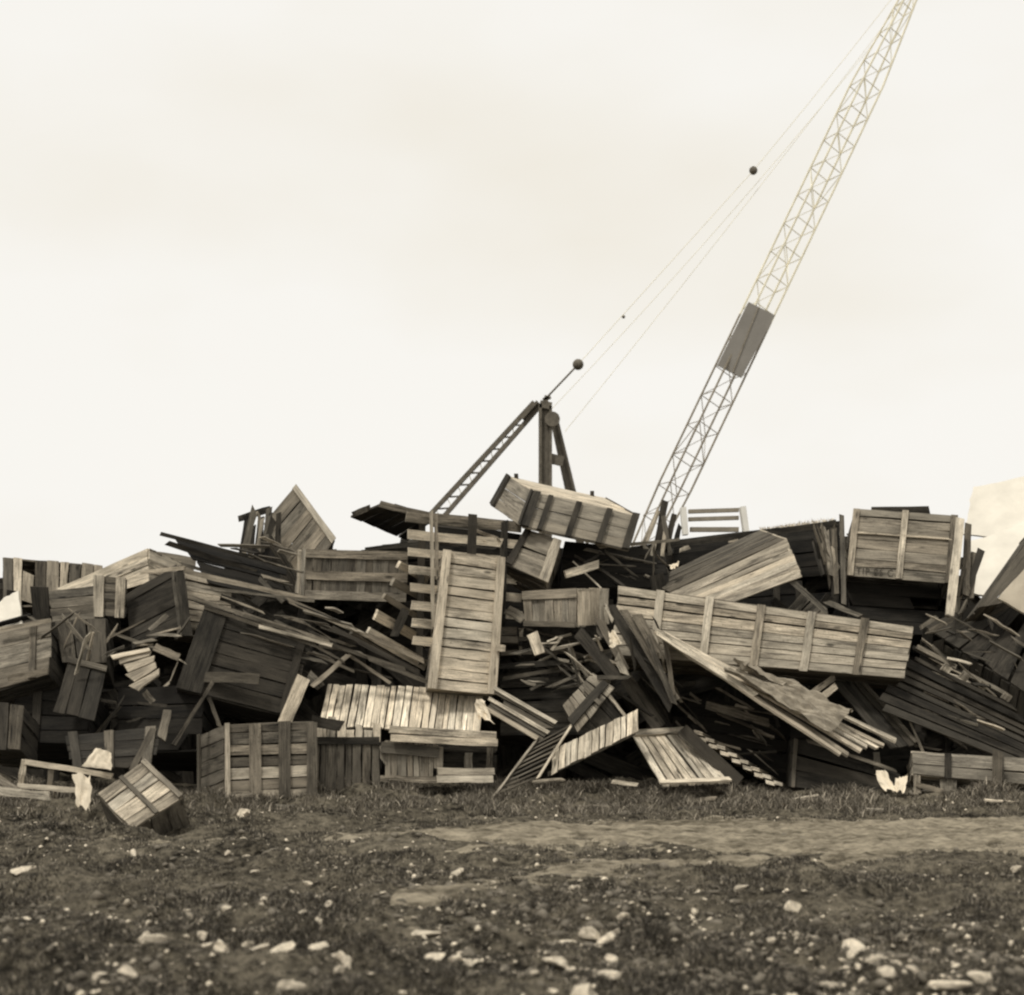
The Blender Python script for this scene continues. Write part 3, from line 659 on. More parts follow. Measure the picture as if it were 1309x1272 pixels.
sheet('rag', 'white scrap of cloth caught among the steep boards', ((778, 808, 17.45), (786, 806, 17.45), (796, 824, 17.4), (780, 827)), 6, 6, .04, M_CLOTH, 'cloth', seed=8, edge=.2)
# small crate pieces above the grille
wreck_panel('wrecked_crate', 'small crate side of square grey boards above the slatted grille', ((718, 902, 17.5), (758, 860, 17.6), (786, 880, 17.45), (738, 936)), along='v', n=4, tone=MID, cross=((.62, .05, 0.2, 1.0, GREY),), battens=((.62, .11, DARK),))
wreck_panel('wrecked_crate', 'dark triangular crate end behind the short-planked strip', ((776, 884, 17.5), (806, 922, 17.45), (760, 945, 17.4), (738, 930)), n=3, tone=DARK, cross=((.03, .04, 0, 1, LIGHT),))
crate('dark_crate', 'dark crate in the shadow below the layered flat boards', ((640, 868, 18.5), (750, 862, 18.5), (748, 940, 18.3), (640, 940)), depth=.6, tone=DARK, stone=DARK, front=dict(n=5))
e = thing('railed_crate', 'crate side with three rails sloping down from the tall crate', 'crate', P(660, 945, 17.6))
panel(e, quad((634, 880, 17.8), (712, 924, 17.6), (690, 948, 17.5), (622, 908)), n=4, tone=GREY, cross=((.05, .05, -.02, 1.0, LIGHT), (.55, .05, -.04, 1.02, LIGHT), (.97, .05, -.05, .95, LIGHT)))
sheet('rag', 'white torn rag at the right corner of the bleached slope', ((606, 897, 17.5), (618, 895, 17.5), (630, 924, 17.4), (610, 918)), 6, 8, .06, M_CLOTH, 'cloth', seed=11, edge=.25)
# slatted grille
e = thing('slatted_grille', 'slatted grille panel leaning in the grass at the foot of the heap', 'panel', P(680, 1015, 17.0))
g0, g1, g2, g3 = quad((684, 949, 17.3), (735, 921, 17.45), (687, 996, 17.05), (631, 1019))
for k in range(9):
    f = (k + .5) / 9
    a = g0.lerp(g3, f); b = g1.lerp(g2, f); s = (g3 - g0).normalized() * .022; nn = qnormal([g0, g1, g2, g3])
    board(e, 'slat', a - s, b - s, b + s, a + s, -nn * .02, GREY, var=.2)
for a, b, t_ in ((g0, g3, LIGHT), (g1, g2, PALE)):
    s = (g1 - g0).normalized() * .03; nn = qnormal([g0, g1, g2, g3])
    board(e, 'rail', a - s + nn * .03, b - s + nn * .03, b + s + nn * .03, a + s + nn * .03, -nn * .028, t_, warp=.008)
wreck_panel('short_planked_strip', 'strip of short pale planks rising right behind the grille', ((706, 958, 17.3), (816, 905, 17.35), (816, 934, 17.25), (704, 990)), along='v', n=13, brk=0, tone=.78, ragged=.01, var=.3)
stick('rail_board', 'grey board edging the foot of the short-planked strip', (700, 990, 17.22), (815, 936, 17.3), 5, GREY, .05)
# flat panel and board-end row
e = wreck_panel('fallen_panel', 'pale crate lid of slanting planks lying at the centre foot of the heap', ((806, 936, 18.0), (874, 932, 18.1), (934, 1000, 17.1), (846, 1004)), cat='lid', along='v', n=9, brk=0, tone=.60, var=.3, battens=((.05, .13, PALE), (.97, .07, PALE)))
stick('loose_board', 'short pale board lying left of the slanting pale lid', (780, 999, 17.2), (815, 1003, 17.2), 5, LIGHT)
e = thing('board_stack', 'tilted stack of boards with a zigzag row of pale ends', 'board stack', P(940, 1005, 17.6))
for k in range(8):
    for j in range(2):
        x = 882 + k * 14.5 + j * 10; y = 932 + k * 9.2 + j * 1
        Y = 17.7 - k * .06
        a = P(x - 5, y, Y); w1 = P(x + 6, y + 3, Y); hgt = Vector((0, -.03, -.045)); back = Vector((.25 + .1 * j, 1.1, -.16))
        v = [a, w1, w1 + hgt, a + hgt]; vb = [p + back for p in v]
        board(e, 'board', v[0], vb[0], vb[3], v[3], (v[1] - v[0]), PALE if j == 0 else LIGHT, segs=2, warp=.004)
stick('loose_board', 'dark broad board between the slanting lid and the zigzag board ends', (872, 932, 17.6), (946, 1000, 17.2), 16, DARK, .04)
# long slab and tar paper
e = thing('long_slab', 'long thin slab of boards sloping down right, pale ends fanned out', 'slab', P(1110, 965, 17.0))
for k in range(7):
    f = k / 6
    stick('board', None, (838 + f * 14, 807 + f * 3, 17.35 + f * .5), (1072 + f * 74 + random.uniform(-5, 5), 966 - f * 18 + random.uniform(-3, 3), 16.75 + f * .55), 9, (.56, MID, .6, LIGHT, .62, .5, .55)[k], .03, roll=62, parent=e, jag=.03, segs=5)
stick('edge_rail', None, (838, 806, 17.25), (968, 890, 17.0), 8, PALE, .05, parent=e)
q_ = [P(925, 864, 17.0), P(965, 862, 17.45), P(1090, 914, 17.2), P(1064, 940, 16.75)]
sheet('tar_paper', 'crumpled grey tar paper lying over the long sloping slab', [q_[0] + Vector((0, 0, .06)), q_[1] + Vector((0, 0, .08)), q_[2] + Vector((0, 0, .07)), q_[3] + Vector((0, 0, .06))], 40, 16, .12, M_TARP, 'tar paper', seed=14, freq=6, edge=.03)
sheet('tar_paper', 'torn grey flap of tar paper under the long right crate', ((935, 842, 17.0), (968, 858, 17.1), (1008, 876, 17.2), (960, 872)), 10, 8, .12, M_TARP, 'tar paper', seed=17, freq=3, edge=.2)
# long crate on the right
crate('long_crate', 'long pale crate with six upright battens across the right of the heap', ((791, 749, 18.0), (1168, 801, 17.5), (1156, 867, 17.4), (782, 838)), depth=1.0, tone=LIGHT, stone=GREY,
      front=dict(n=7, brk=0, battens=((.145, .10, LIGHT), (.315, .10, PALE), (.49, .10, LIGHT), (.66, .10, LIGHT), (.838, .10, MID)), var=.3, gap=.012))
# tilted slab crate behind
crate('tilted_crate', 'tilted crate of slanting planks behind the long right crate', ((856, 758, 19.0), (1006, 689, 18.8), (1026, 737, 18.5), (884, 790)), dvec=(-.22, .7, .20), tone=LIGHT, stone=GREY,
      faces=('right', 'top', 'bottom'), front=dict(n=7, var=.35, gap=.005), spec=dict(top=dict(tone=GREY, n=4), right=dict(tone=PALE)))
# dark roof behind
crate('dark_crate', 'wide dark crate with a flat lid behind the tilted crate', ((862, 690, 20.2), (1074, 665, 20.6), (1078, 775, 20.2), (862, 790)), depth=1.2, tone=BLACK, stone=DARK, front=dict(n=6, battens=((.6, .1, DARK), (.95, .1, DARK))))
stick('edge_board', 'dark board edging the flat lid below the white trestle', (806, 703, 19.6), (1072, 669, 19.9), 8, DARK, .1)
for p0, p1, w_, lb in (((964, 691, 19.6), (985, 686, 19.7), 5, 'white scrap of board on the dark lid'), ((930, 693, 19.6), (945, 690, 19.6), 3, 'small pale chip on the dark lid edge'), ((868, 704, 19.5), (884, 698, 19.5), 5, 'pale chip left on the dark lid below the trestle')):
    stick('wood_chip', lb, p0, p1, w_, .6, .03)
sheet('rag', 'white paper scrap in the dark left of the tilted crate', ((855, 722, 19.2), (868, 717, 19.2), (866, 724, 19.1), (858, 729)), 5, 5, .05, M_CLOTH, 'paper', seed=21, edge=.3)
# white trestle
e = thing('white_trestle', 'white painted trestle standing on the dark lid under the boom', 'trestle', P(912, 684, 21.5))
for p0, p1, w_, m_ in (((873, 649, 21.5), (876, 684, 21.5), 15, 0), ((949, 648, 21.5), (954, 684, 21.5), 15, 0), ((880, 654, 21.6), (944, 652, 21.6), 5, 1), ((880, 664, 21.6), (944, 662, 21.6), 5, 1), ((882, 677, 21.6), (944, 677, 21.6), 6, 1)):
    a, b = P(*p0), P(*p1)
    o = beams('rail' if m_ else 'leg', [(a, b, (w_ * 21.5 / F / 2, .04))] if m_ == 0 else [(a, b, (.04, w_ * 21.5 / F / 2))], M_BOOMD if m_ else M_WHITE, e)
# splintered uprights at the boom foot
for k, (p0, p1, w_, t_) in enumerate((((838, 712, 19.8), (851, 634, 19.9), 9, DARK), ((850, 712, 19.7), (862, 655, 19.8), 7, DARK), ((822, 700, 19.8), (842, 652, 19.8), 6, LIGHT), ((858, 715, 19.6), (848, 662, 19.7), 6, GREY),
                                      ((830, 722, 19.5), (838, 690, 19.6), 6, .55), ((845, 725, 19.5), (850, 680, 19.6), 5, LIGHT), ((862, 700, 19.7), (870, 668, 19.8), 6, BLACK))):
    stick('splintered_board', 'splintered upright board in the cluster at the foot of the boom', p0, p1, w_, t_, .04, jag=.1, group='splintered boards at the boom foot')
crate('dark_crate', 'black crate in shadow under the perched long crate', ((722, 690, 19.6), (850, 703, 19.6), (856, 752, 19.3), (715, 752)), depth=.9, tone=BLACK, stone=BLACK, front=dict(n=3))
# stand-in for the far trees is built further down
# right upright crate
e = crate('upright_crate', 'big crate with a lettered bottom plank at the right skyline', ((1093, 650, 19.3), (1222, 659, 19.1), (1214, 746, 18.8), (1084, 735)), depth=1.0, tone=MID, stone=GREY,
      front=dict(n=8, brk=0, battens=((.015, .09, LIGHT), (.50, .08, LIGHT), (.985, .09, GREY)), cross=((.37, .025, .02, .98, LIGHT),), var=.18, gap=.007), faces=('left', 'right', 'top', 'back'),
      spec=dict(top=dict(tone=DARK)))
q_ = quad((1114, 648, 19.6), (1186, 646, 19.6), (1191, 670, 19.6), (1113, 670)); panel(e, q_, n=1, tone=DARK)
tx = bpy.data.curves.new('lettering', 'FONT'); tx.body = 'TIP 86 C'; tx.size = .118; tx.extrude = .002; tx.space_character = 1.15
to = bpy.data.objects.new('lettering', tx); COL.objects.link(to); tx.materials.append(M_INK); to.parent = e
p_ = P(1093, 730.5, 18.78); ux = (P(1214, 746, 18.8) - P(1084, 735, 18.85)).normalized()
qq = quad((1093, 650, 19.3), (1222, 659, 19.1), (1214, 746, 18.8), (1084, 735)); nq = qnormal(qq)
from mathutils import Matrix
ux = (qq[2] - qq[3]).normalized(); uy = nq.cross(ux).normalized()
pp = bil(qq, .075, .975) + nq * .016
to.matrix_parent_inverse = Matrix.Identity(4)
mrot = Matrix((ux, uy, nq)).transposed()
to.rotation_euler = mrot.to_euler(); to.location = pp - origin_of(e); to.scale = (1, 1.15, 1)
me = bpy.data.meshes.new_from_object(to); tl, tr, ts = to.location.copy(), to.rotation_euler.copy(), to.scale.copy(); bpy.data.objects.remove(to)
to = link('lettering', me, M_INK, e, tl); to.rotation_euler = tr; to.scale = ts
to['label'] = 'faded dark stencilled lettering'
stick('long_post', 'pale post leaning beside the right edge of the lettered crate', (1228, 660, 18.9), (1214, 790, 18.2), 11, LIGHT, .06)
stick('long_post', 'thin post standing left of the lettered crate', (1076, 658, 19.2), (1079, 772, 18.7), 6, GREY, .05)
stick('long_post', 'second thin post left of the lettered crate', (1066, 675, 19.3), (1070, 760, 18.9), 6, GREY, .05)
for k, (p0, p1, w_, t_, lb) in enumerate((((1056, 678, 19.6), (1063, 740, 19.2), 6, MID, 'thin pale lath in the dark end of the wide crate'), ((1040, 690, 19.6), (1052, 735, 19.3), 6, DARK, 'dark lath in the dark end of the wide crate'),
        ((1238, 666, 19.2), (1234, 760, 18.6), 9, GREY, 'upright grey board right of the lettered crate'), ((1256, 698, 19.0), (1232, 770, 18.6), 9, DARK, 'dark broken board leaning out right of the lettered crate'),
        ((1246, 705, 19.1), (1240, 765, 18.6), 9, GREY, 'broken grey board end beside the leaning dark one'), ((1055, 768, 18.6), (1100, 788, 18.2), 6, MID, 'short pale lath just above the long right crate'),
        ((1006, 738, 18.6), (1060, 785, 18.3), 7, GREY, 'lath falling from the corner of the tilted crate'), ((1176, 803, 18.0), (1200, 787, 18.2), 5, GREY, 'thin stick right of the end of the long crate'), ((1190, 806, 18.0), (1222, 790, 18.2), 6, GREY, 'stick beside the thin one at the long crate end'))):
    stick('lath', lb, p0, p1, w_, t_, .04, jag=.08)
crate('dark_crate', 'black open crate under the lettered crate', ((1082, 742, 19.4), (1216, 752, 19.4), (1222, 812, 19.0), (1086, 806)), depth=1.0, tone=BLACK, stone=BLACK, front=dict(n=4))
crate('dark_crate', 'dark peaked crate end behind the long right crate', ((995, 790, 18.9), (1030, 752, 19.0), (1060, 790, 18.8), (1030, 815)), depth=.7, tone=GREY, stone=DARK, front=dict(n=3))
# right edge: pale sheets and beam
sheet('pale_sheet', 'pale sheet standing against the sky at the right edge', ((1244, 622, 23.6), (1335, 604, 23.2), (1335, 690, 22.2), (1232, 682)), 12, 10, .05, M_PALE, 'sheet', .03, 41, 1.5, .03)
sheet('pale_sheet', 'pale panel leaning below the sky sheet at the right edge', ((1234, 692, 21.0), (1335, 662, 21.4), (1335, 765, 19.8), (1244, 758)), 12, 10, .05, M_PALE, 'sheet', .03, 43, 1.5, .03)
M_TAN = flat_material('tan_sheet', .42, .85, 2, .85, 1.1, .1)
e = crate('tilted_crate', 'big tilted crate at the right edge with a broad dark edge and pale side', ((1252, 775, 18.0), (1326, 672, 18.6), (1345, 740, 18.3), (1278, 772)), depth=.5, tone=GREY, stone=GREY, front=dict(n=2, along='h', var=.1))
sheet('pale_sheet', 'pale side sheet of the tilted crate at the right edge', ((1288, 750, 17.7), (1335, 700, 18.0), (1345, 805, 17.4), (1276, 764)), 12, 10, .04, M_TAN, 'sheet', .03, 47, 1.5, .03)
crate('dark_crate', 'big dark crate roof sloping down at the right edge', ((1180, 800, 18.6), (1270, 762, 19.0), (1340, 800, 18.4), (1320, 890)), depth=.9, tone=DARK, stone=DARK, front=dict(n=6))
wreck_panel('wrecked_crate', 'dark crate side with long slanting planks at the right', ((1172, 826, 17.9), (1320, 905, 17.7), (1320, 985, 17.3), (1120, 905)), n=9, tone=DARK, gap=.03, var=.4, ragged=.08,
            cross=((.02, .06, 0.0, .34, MID), (.03, .06, .40, .8, MID)))
for k, (px, py) in enumerate(((1205, 852), (1228, 862), (1252, 874), (1282, 888))):
    stick('cleat', 'short pale cleat on the slanting dark planks at the right', (px, py, 17.45), (px + 10, py + 6, 17.45), 9, MID, .05, group='cleats on the slanting planks', jag=.02)
crate('low_crate', 'low pale crate at the lower right with a flat top board', ((1166, 960, 17.3), (1330, 970, 17.0), (1330, 1004, 16.9), (1166, 990)), depth=.8, tone=MID, stone=LIGHT,
      front=dict(n=2, battens=((.28, .08, DARK), (.68, .10, GREY))), spec=dict(top=dict(tone=PALE)))
for k, (p0, p1, w_) in enumerate((((1172, 990, 17.2), (1172, 1018, 17.1), 9), ((1212, 992, 17.2), (1212, 1020, 17.1), 20), ((1275, 958, 16.85), (1274, 1010, 16.8), 12))):
    stick('post', ('narrow leg post under the left end of the low right crate', 'broad leg board under the low right crate', 'stout upright post in front of the low right crate')[k], p0, p1, w_, MID if k < 2 else GREY, .05)
stick('loose_board', 'pale board on the grass under the low right crate', (1172, 1003, 17.1), (1206, 1012, 17.1), 6, LIGHT)
# under the slab
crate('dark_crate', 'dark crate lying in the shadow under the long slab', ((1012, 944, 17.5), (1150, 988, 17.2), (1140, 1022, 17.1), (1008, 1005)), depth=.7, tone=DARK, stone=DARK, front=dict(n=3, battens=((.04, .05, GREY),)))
stick('edge_board', 'pale-edged board along the top of the dark crate under the slab', (1030, 946, 17.35), (1148, 986, 17.1), 4, MID, .05)
wreck_panel('wrecked_crate', 'thin dark panel leaning behind the fanned slab ends', ((1062, 872, 17.9), (1100, 868, 18.0), (1172, 950, 17.5), (1138, 958)), along='v', n=3, tone=DARK, cross=((.95, .05, 0, 1, GREY),))
for k, (p0, p1) in enumerate((((1030, 892, 17.5), (1068, 864, 17.7)), ((1042, 898, 17.45), (1070, 876, 17.6)))):
    stick('prop', ('upper of two short props under the long right crate', 'lower of two short props under the long right crate')[k], p0, p1, 8, LIGHT if k else MID, .06)
stick('loose_board', 'dim board crossing the dark hollow under the slab', (900, 900, 17.7), (985, 925, 17.7), 10, GREY, .05)
stick('loose_board', 'short upright stub below the fanned slab ends', (1120, 962, 17.2), (1122, 985, 17.2), 8, GREY, .05)
crate('dark_crate', 'black crate at the back of the hollow under the slab', ((880, 890, 18.4), (1010, 905, 18.4), (1005, 1000, 18.2), (890, 990)), depth=.6, tone=BLACK, stone=BLACK, front=dict(n=5))  # black tone deepens the shade of the hollow
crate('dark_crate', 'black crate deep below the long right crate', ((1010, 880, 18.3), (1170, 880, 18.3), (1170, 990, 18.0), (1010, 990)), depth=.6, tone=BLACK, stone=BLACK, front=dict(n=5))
sheet('rag', 'crumpled white paper on the grass under the slab, left scrap', ((1117, 986, 17.0), (1132, 984, 17.0), (1146, 1008, 16.8), (1130, 1010)), 8, 8, .06, M_CLOTH, 'paper', seed=31, freq=1.6, edge=.2)
sheet('rag', 'crumpled white paper on the grass beside the low crate, right scrap', ((1146, 996, 17.0), (1162, 990, 17.0), (1156, 1012, 16.8), (1140, 1012)), 8, 8, .05, M_CLOTH, 'paper', seed=34, freq=1.6, edge=.2)
# curved stick in the grass
e = thing('curved_branch', 'pale curved stick in the grass below the tipped crate', 'stick', P(180, 1110, 11.1))
tube('branch', [P(170, 1088, 11.5), P(172, 1097, 11.4), P(178, 1105, 11.25), P(187, 1111, 11.05)], .022, M_STRAW, e)
# ------------------------------------------------------------------ loose boards in the gaps and the mass behind
SKY = [(-40, 730), (120, 738), (200, 745), (235, 735), (300, 722), (330, 690), (400, 690), (430, 710), (520, 690), (560, 676), (650, 678), (680, 692), (820, 702), (880, 700), (1060, 676), (1090, 690), (1230, 690), (1250, 770), (1340, 790)]
def skyline(px):
    for (x0, y0), (x1, y1) in zip(SKY, SKY[1:]):
        if x0 <= px <= x1: return y0 + (y1 - y0) * (px - x0) / (x1 - x0)
    return 760
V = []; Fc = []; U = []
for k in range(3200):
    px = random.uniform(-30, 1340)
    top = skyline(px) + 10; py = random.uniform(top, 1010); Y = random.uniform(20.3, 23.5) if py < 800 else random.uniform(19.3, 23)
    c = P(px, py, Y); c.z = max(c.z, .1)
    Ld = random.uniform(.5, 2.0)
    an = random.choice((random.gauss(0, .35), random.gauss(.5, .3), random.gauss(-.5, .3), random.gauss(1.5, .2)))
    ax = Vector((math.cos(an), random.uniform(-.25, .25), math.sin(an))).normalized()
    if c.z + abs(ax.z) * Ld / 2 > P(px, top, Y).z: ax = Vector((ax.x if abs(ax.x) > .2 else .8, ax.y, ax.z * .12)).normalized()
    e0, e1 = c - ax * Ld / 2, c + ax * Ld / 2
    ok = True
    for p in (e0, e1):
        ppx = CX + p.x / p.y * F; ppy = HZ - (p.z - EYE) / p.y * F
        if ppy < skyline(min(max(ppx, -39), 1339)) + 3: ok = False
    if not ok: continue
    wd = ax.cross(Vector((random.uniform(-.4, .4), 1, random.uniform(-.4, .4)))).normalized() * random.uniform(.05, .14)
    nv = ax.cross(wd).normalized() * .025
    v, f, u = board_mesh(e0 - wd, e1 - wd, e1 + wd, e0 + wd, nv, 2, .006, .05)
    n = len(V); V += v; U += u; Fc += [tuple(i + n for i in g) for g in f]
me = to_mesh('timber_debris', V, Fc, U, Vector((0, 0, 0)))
tag(link('timber_debris', me, WOOD, color=sep(.045)), 'dark tangled mass of broken boards filling the heap behind the crates', 'debris', kind='stuff')  # near-black tone puts the shade between the crates into the boards
KEEP = [(535, 655, 690, 895), (395, 645, 865, 1010), (1075, 1240, 640, 755), (775, 1175, 740, 872), (840, 1035, 680, 770), (640, 725, 670, 750), (660, 775, 745, 805), (380, 525, 685, 775), (235, 410, 775, 1030), (640, 945, 895, 1010),
        (1115, 1309, 830, 1010), (60, 200, 735, 800), (0, 150, 690, 780), (1180, 1309, 600, 800), (80, 215, 925, 1000), (1000, 1160, 940, 1010)]
KEEP2 = [(466, 545, 715, 848), (540, 650, 700, 895), (400, 640, 868, 1010), (1085, 1218, 645, 742), (860, 1170, 760, 866), (860, 1030, 690, 770), (645, 720, 675, 742), (664, 772, 750, 802), (388, 515, 690, 762), (288, 405, 920, 1030), (690, 820, 905, 1010), (119, 162, 735, 790), (143, 206, 832, 886)]
for k in range(120):
    px = random.uniform(0, 1309); py = random.uniform(max(skyline(px) + 40, 760), 985); Y = random.uniform(17.9, 18.9)
    Ld = random.uniform(25, 80); an = random.gauss(.35, .5) if px < 760 else random.gauss(.5, .6)
    p0 = (px - math.cos(an) * Ld / 2, py - math.sin(an) * Ld / 2, Y); p1 = (px + math.cos(an) * Ld / 2, py + math.sin(an) * Ld / 2, Y + random.uniform(-.3, .3))
    if min(p0[1], p1[1]) < skyline(px) + 25 or any(x0 < t_[0] < x1 and y0 < t_[1] < y1 for t_ in (p0, p1, (px, py)) for (x0, x1, y0, y1) in KEEP): continue
    stick('broken_board', 'broken dark board wedged in the shadowed gaps between the crates', p0, p1, random.uniform(4, 11), random.choice((BLACK, DARK, DARK, GREY, MID)), .03, roll=random.uniform(-40, 40), jag=.08,
          group='broken boards wedged between the crates')
ZONES = [((262, 545, 765, 868), 60, .42, .14, 'thin broken lath in the tangle sloping down below the railed crate', 'laths tangled below the railed crate', (17.6, 18.5)),
         ((644, 775, 806, 880), 36, .05, .35, 'thin broken lath in the dark layers under the small box crate', 'laths layered under the box crate', (17.9, 18.7)),
         ((735, 875, 790, 915), 34, 1.02, .22, 'thin steep splinter in the tangle of boards at the centre', 'steep splinters at the centre', (17.5, 18.2)),
         ((225, 372, 690, 770), 22, .30, .12, 'thin dark lath in the pile-up left of the railed crate', 'laths left of the railed crate', (18.2, 18.9)),
         ((1010, 1082, 680, 765), 22, 1.35, .25, 'thin dark upright lath left of the lettered crate', 'upright laths left of the lettered crate', (19.0, 19.8)),
         ((1222, 1262, 675, 790), 16, 1.75, .25, 'thin splinter standing right of the lettered crate', 'splinters right of the lettered crate', (18.6, 19.3)),
         ((560, 660, 672, 702), 14, .15, .15, 'thin dark lath on top of the slatted crate', 'laths on the slatted crate', (18.7, 19.3)),
         ((730, 860, 690, 745), 26, .3, .6, 'thin lath in the dark hollow under the perched crate', 'laths under the perched crate', (18.9, 19.6)),
         ((872, 1000, 888, 985), 20, .5, .3, 'thin dark lath in the hollow under the long slab', 'laths under the long slab', (17.7, 18.4)),
         ((60, 240, 785, 930), 40, -.3, .6, 'thin lath in the dark tangle of the left wing', 'laths of the left wing', (17.0, 18.2)),
         ((1175, 1309, 790, 960), 30, .5, .3, 'thin lath among the dark slanting planks at the right', 'laths among the slanting planks', (17.3, 18.4))]
for (x0, x1, y0, y1), n_, am, asd, lb, gr, (ya, yb) in ZONES:
    for k in range(int(n_ * 1.5)):
        px, py = random.uniform(x0, x1), random.uniform(y0, y1); Ld = random.uniform(18, 75) * (1 if x1 - x0 > 60 else .7); an = random.gauss(am, asd); Y = random.uniform(ya, yb)
        dx, dy = math.cos(an) * Ld / 2, math.sin(an) * Ld / 2
        if py - abs(dy) < skyline(px) - 12 or any(a < t_[0] < b and c < t_[1] < d for t_ in ((px - dx, py - dy), (px, py), (px + dx, py + dy)) for (a, b, c, d) in KEEP2): continue
        stick('broken_lath', lb, (px - dx, py - dy, Y), (px + dx, py + dy, Y + random.uniform(-.2, .2)), random.uniform(1.3, 4.5), random.choice((DARK, GREY, GREY, MID, MID, LIGHT)), random.uniform(.012, .03), roll=random.uniform(-50, 50), jag=.12, group=gr, warp=.005)
for k in range(26):
    px, py = random.uniform(250, 1290), random.uniform(1006, 1032); Y = ground_Y(py); x = (px - CX) * Y / F; z = float(ground_h(x, Y)) + .05
    an = random.uniform(-.6, .6); Lw = random.uniform(.08, .3); d_ = Vector((math.cos(an), math.sin(an), random.uniform(-.1, .1))) * Lw; wv = Vector((-math.sin(an), math.cos(an), .3)) * random.uniform(.012, .035); c = Vector((x, Y, z))
    v, f, u = board_mesh(c - d_ - wv, c + d_ - wv, c + d_ + wv, c - d_ + wv, Vector((0, 0, -.02)), 2, .004, .05)
    tag(link('wood_scrap', to_mesh('wood_scrap', v, f, u, c), WOOD, None, c, tone_col(random.choice((GREY, MID, MID, LIGHT)))), 'small broken wood scrap lying in the grass at the foot of the heap', 'wood scrap', 'wood scraps in the grass')
# blades along the flat lid, standing in for hazy far trees
sp = []
for k in range(420):
    f = random.random(); p = P(972 + f * 94, 677 - f * 11 + random.uniform(0, 2), random.uniform(20.4, 21.2)); sp.append((p.x, p.y, p.z))
STANDIN_PTS = np.array(sp)

# ------------------------------------------------------------------ stones
def stone_meshes(n, sub=2):
    import bmesh
    res = []
    for k in range(n):
        bm = bmesh.new(); bmesh.ops.create_icosphere(bm, subdivisions=sub, radius=.5)
        sx, sy, sz = random.uniform(.8, 1.5), random.uniform(.6, 1.1), random.uniform(.45, .95)
        planes = [(Vector((random.gauss(0, 1), random.gauss(0, 1), random.gauss(0, 1))).normalized(), random.uniform(.17, .40)) for _ in range(9)]
        for v in bm.verts:
            for pn, pd in planes:
                d = v.co.dot(pn) - pd
                if d > 0: v.co -= pn * d * .97
            v.co += Vector((random.uniform(-1, 1), random.uniform(-1, 1), random.uniform(-1, 1))) * .05
            v.co = Vector((v.co.x * sx, v.co.y * sy, v.co.z * sz))
        me = bpy.data.meshes.new('stone'); bm.to_mesh(me); bm.free()
        res.append(me)
    return res
SM = stone_meshes(12)
SMD = [m.copy() for m in SM]
for m in SM: m.materials.append(M_STONE)
for m in SMD: m.materials.append(M_STONED)
STL = 'pale stone lying in the rough foreground turf'
STG = 'pale stones scattered over the foreground turf'
special = {(313, 1033): 'pale rounded stone in front of the standing crate at the left', (365, 1024): 'small pale stone close to the missing planks of the standing crate',
    (753, 1259): 'tall bleached stone at the bottom edge of the picture, centre', (1146, 1178): 'large domed boulder half buried in turf at the right',
    (1014, 1163): 'upright narrow pale stone standing in the turf', (714, 1222): 'long flat pale stone right of centre near the bottom',
    (726, 1155): 'long low grey stone below the pale path streak', (1066, 1237): 'long pale stone lying flat at the lower right',
    (1217, 1264): 'biggest flat pale stone at the bottom right corner', (541, 1176): 'wide flat stone on the bare patch left of centre'}
ST = [(313,1033,22),(365,1024,12),(291,1103,8),(314,1101,9),(376,1102,8),(325,1118,12),(395,1124,10),(371,1133,9),(427,1127,9),(162,1147,12),(318,1162,13),(290,1179,10),(408,1190,12),(242,1193,16),(258,1205,16),(187,1212,15),(197,1228,26),(262,1229,14),(319,1202,20),(286,1213,26),(328,1227,20),(360,1231,22),(337,1242,10),(407,1221,26),(434,1229,16),(161,1253,22),(129,1253,16),(387,1186,9),(420,1171,13),(335,1176,10),(373,1259,30),(432,1262,14),(29,1119,22),
(583,1123,16),(633,1097,10),(606,1107,9),(494,1086,14),(451,1078,9),(499,1134,11),(526,1123,8),(463,1128,7),(443,1100,7),(467,1176,8),(492,1191,8),(541,1176,32),(543,1194,9),(561,1202,10),(554,1217,22),(595,1211,18),(581,1225,22),(600,1232,13),(440,1229,22),(459,1248,20),(665,1235,18),(679,1249,14),(714,1222,34),(729,1229,14),(726,1198,18),(726,1155,34),(770,1165,9),(790,1136,9),(820,1150,11),(756,1192,22),(780,1192,28),(798,1183,20),(780,1212,17),(810,1209,8),(753,1259,44),(773,1242,26),(707,1259,12),
(1146,1178,27),(1171,1186,11),(1236,1208,17),(1155,1206,10),(1143,1134,10),(1014,1163,15),(984,1204,13),(994,1213,10),(1038,1193,16),(1016,1197,10),(1090,1218,30),(1066,1237,36),(1097,1242,14),(1119,1245,18),(1145,1243,18),(1162,1247,16),(1131,1262,24),(1170,1264,14),(1217,1264,40),(1254,1262,30),(971,1265,18),(942,1223,12),(890,1141,8),(948,1139,12),(958,1154,9),(887,1170,14),(1030,1118,6),(997,1100,5),(1230,1111,9),(1296,1106,12),(866,1189,8),(906,1235,8),(894,1231,7)]
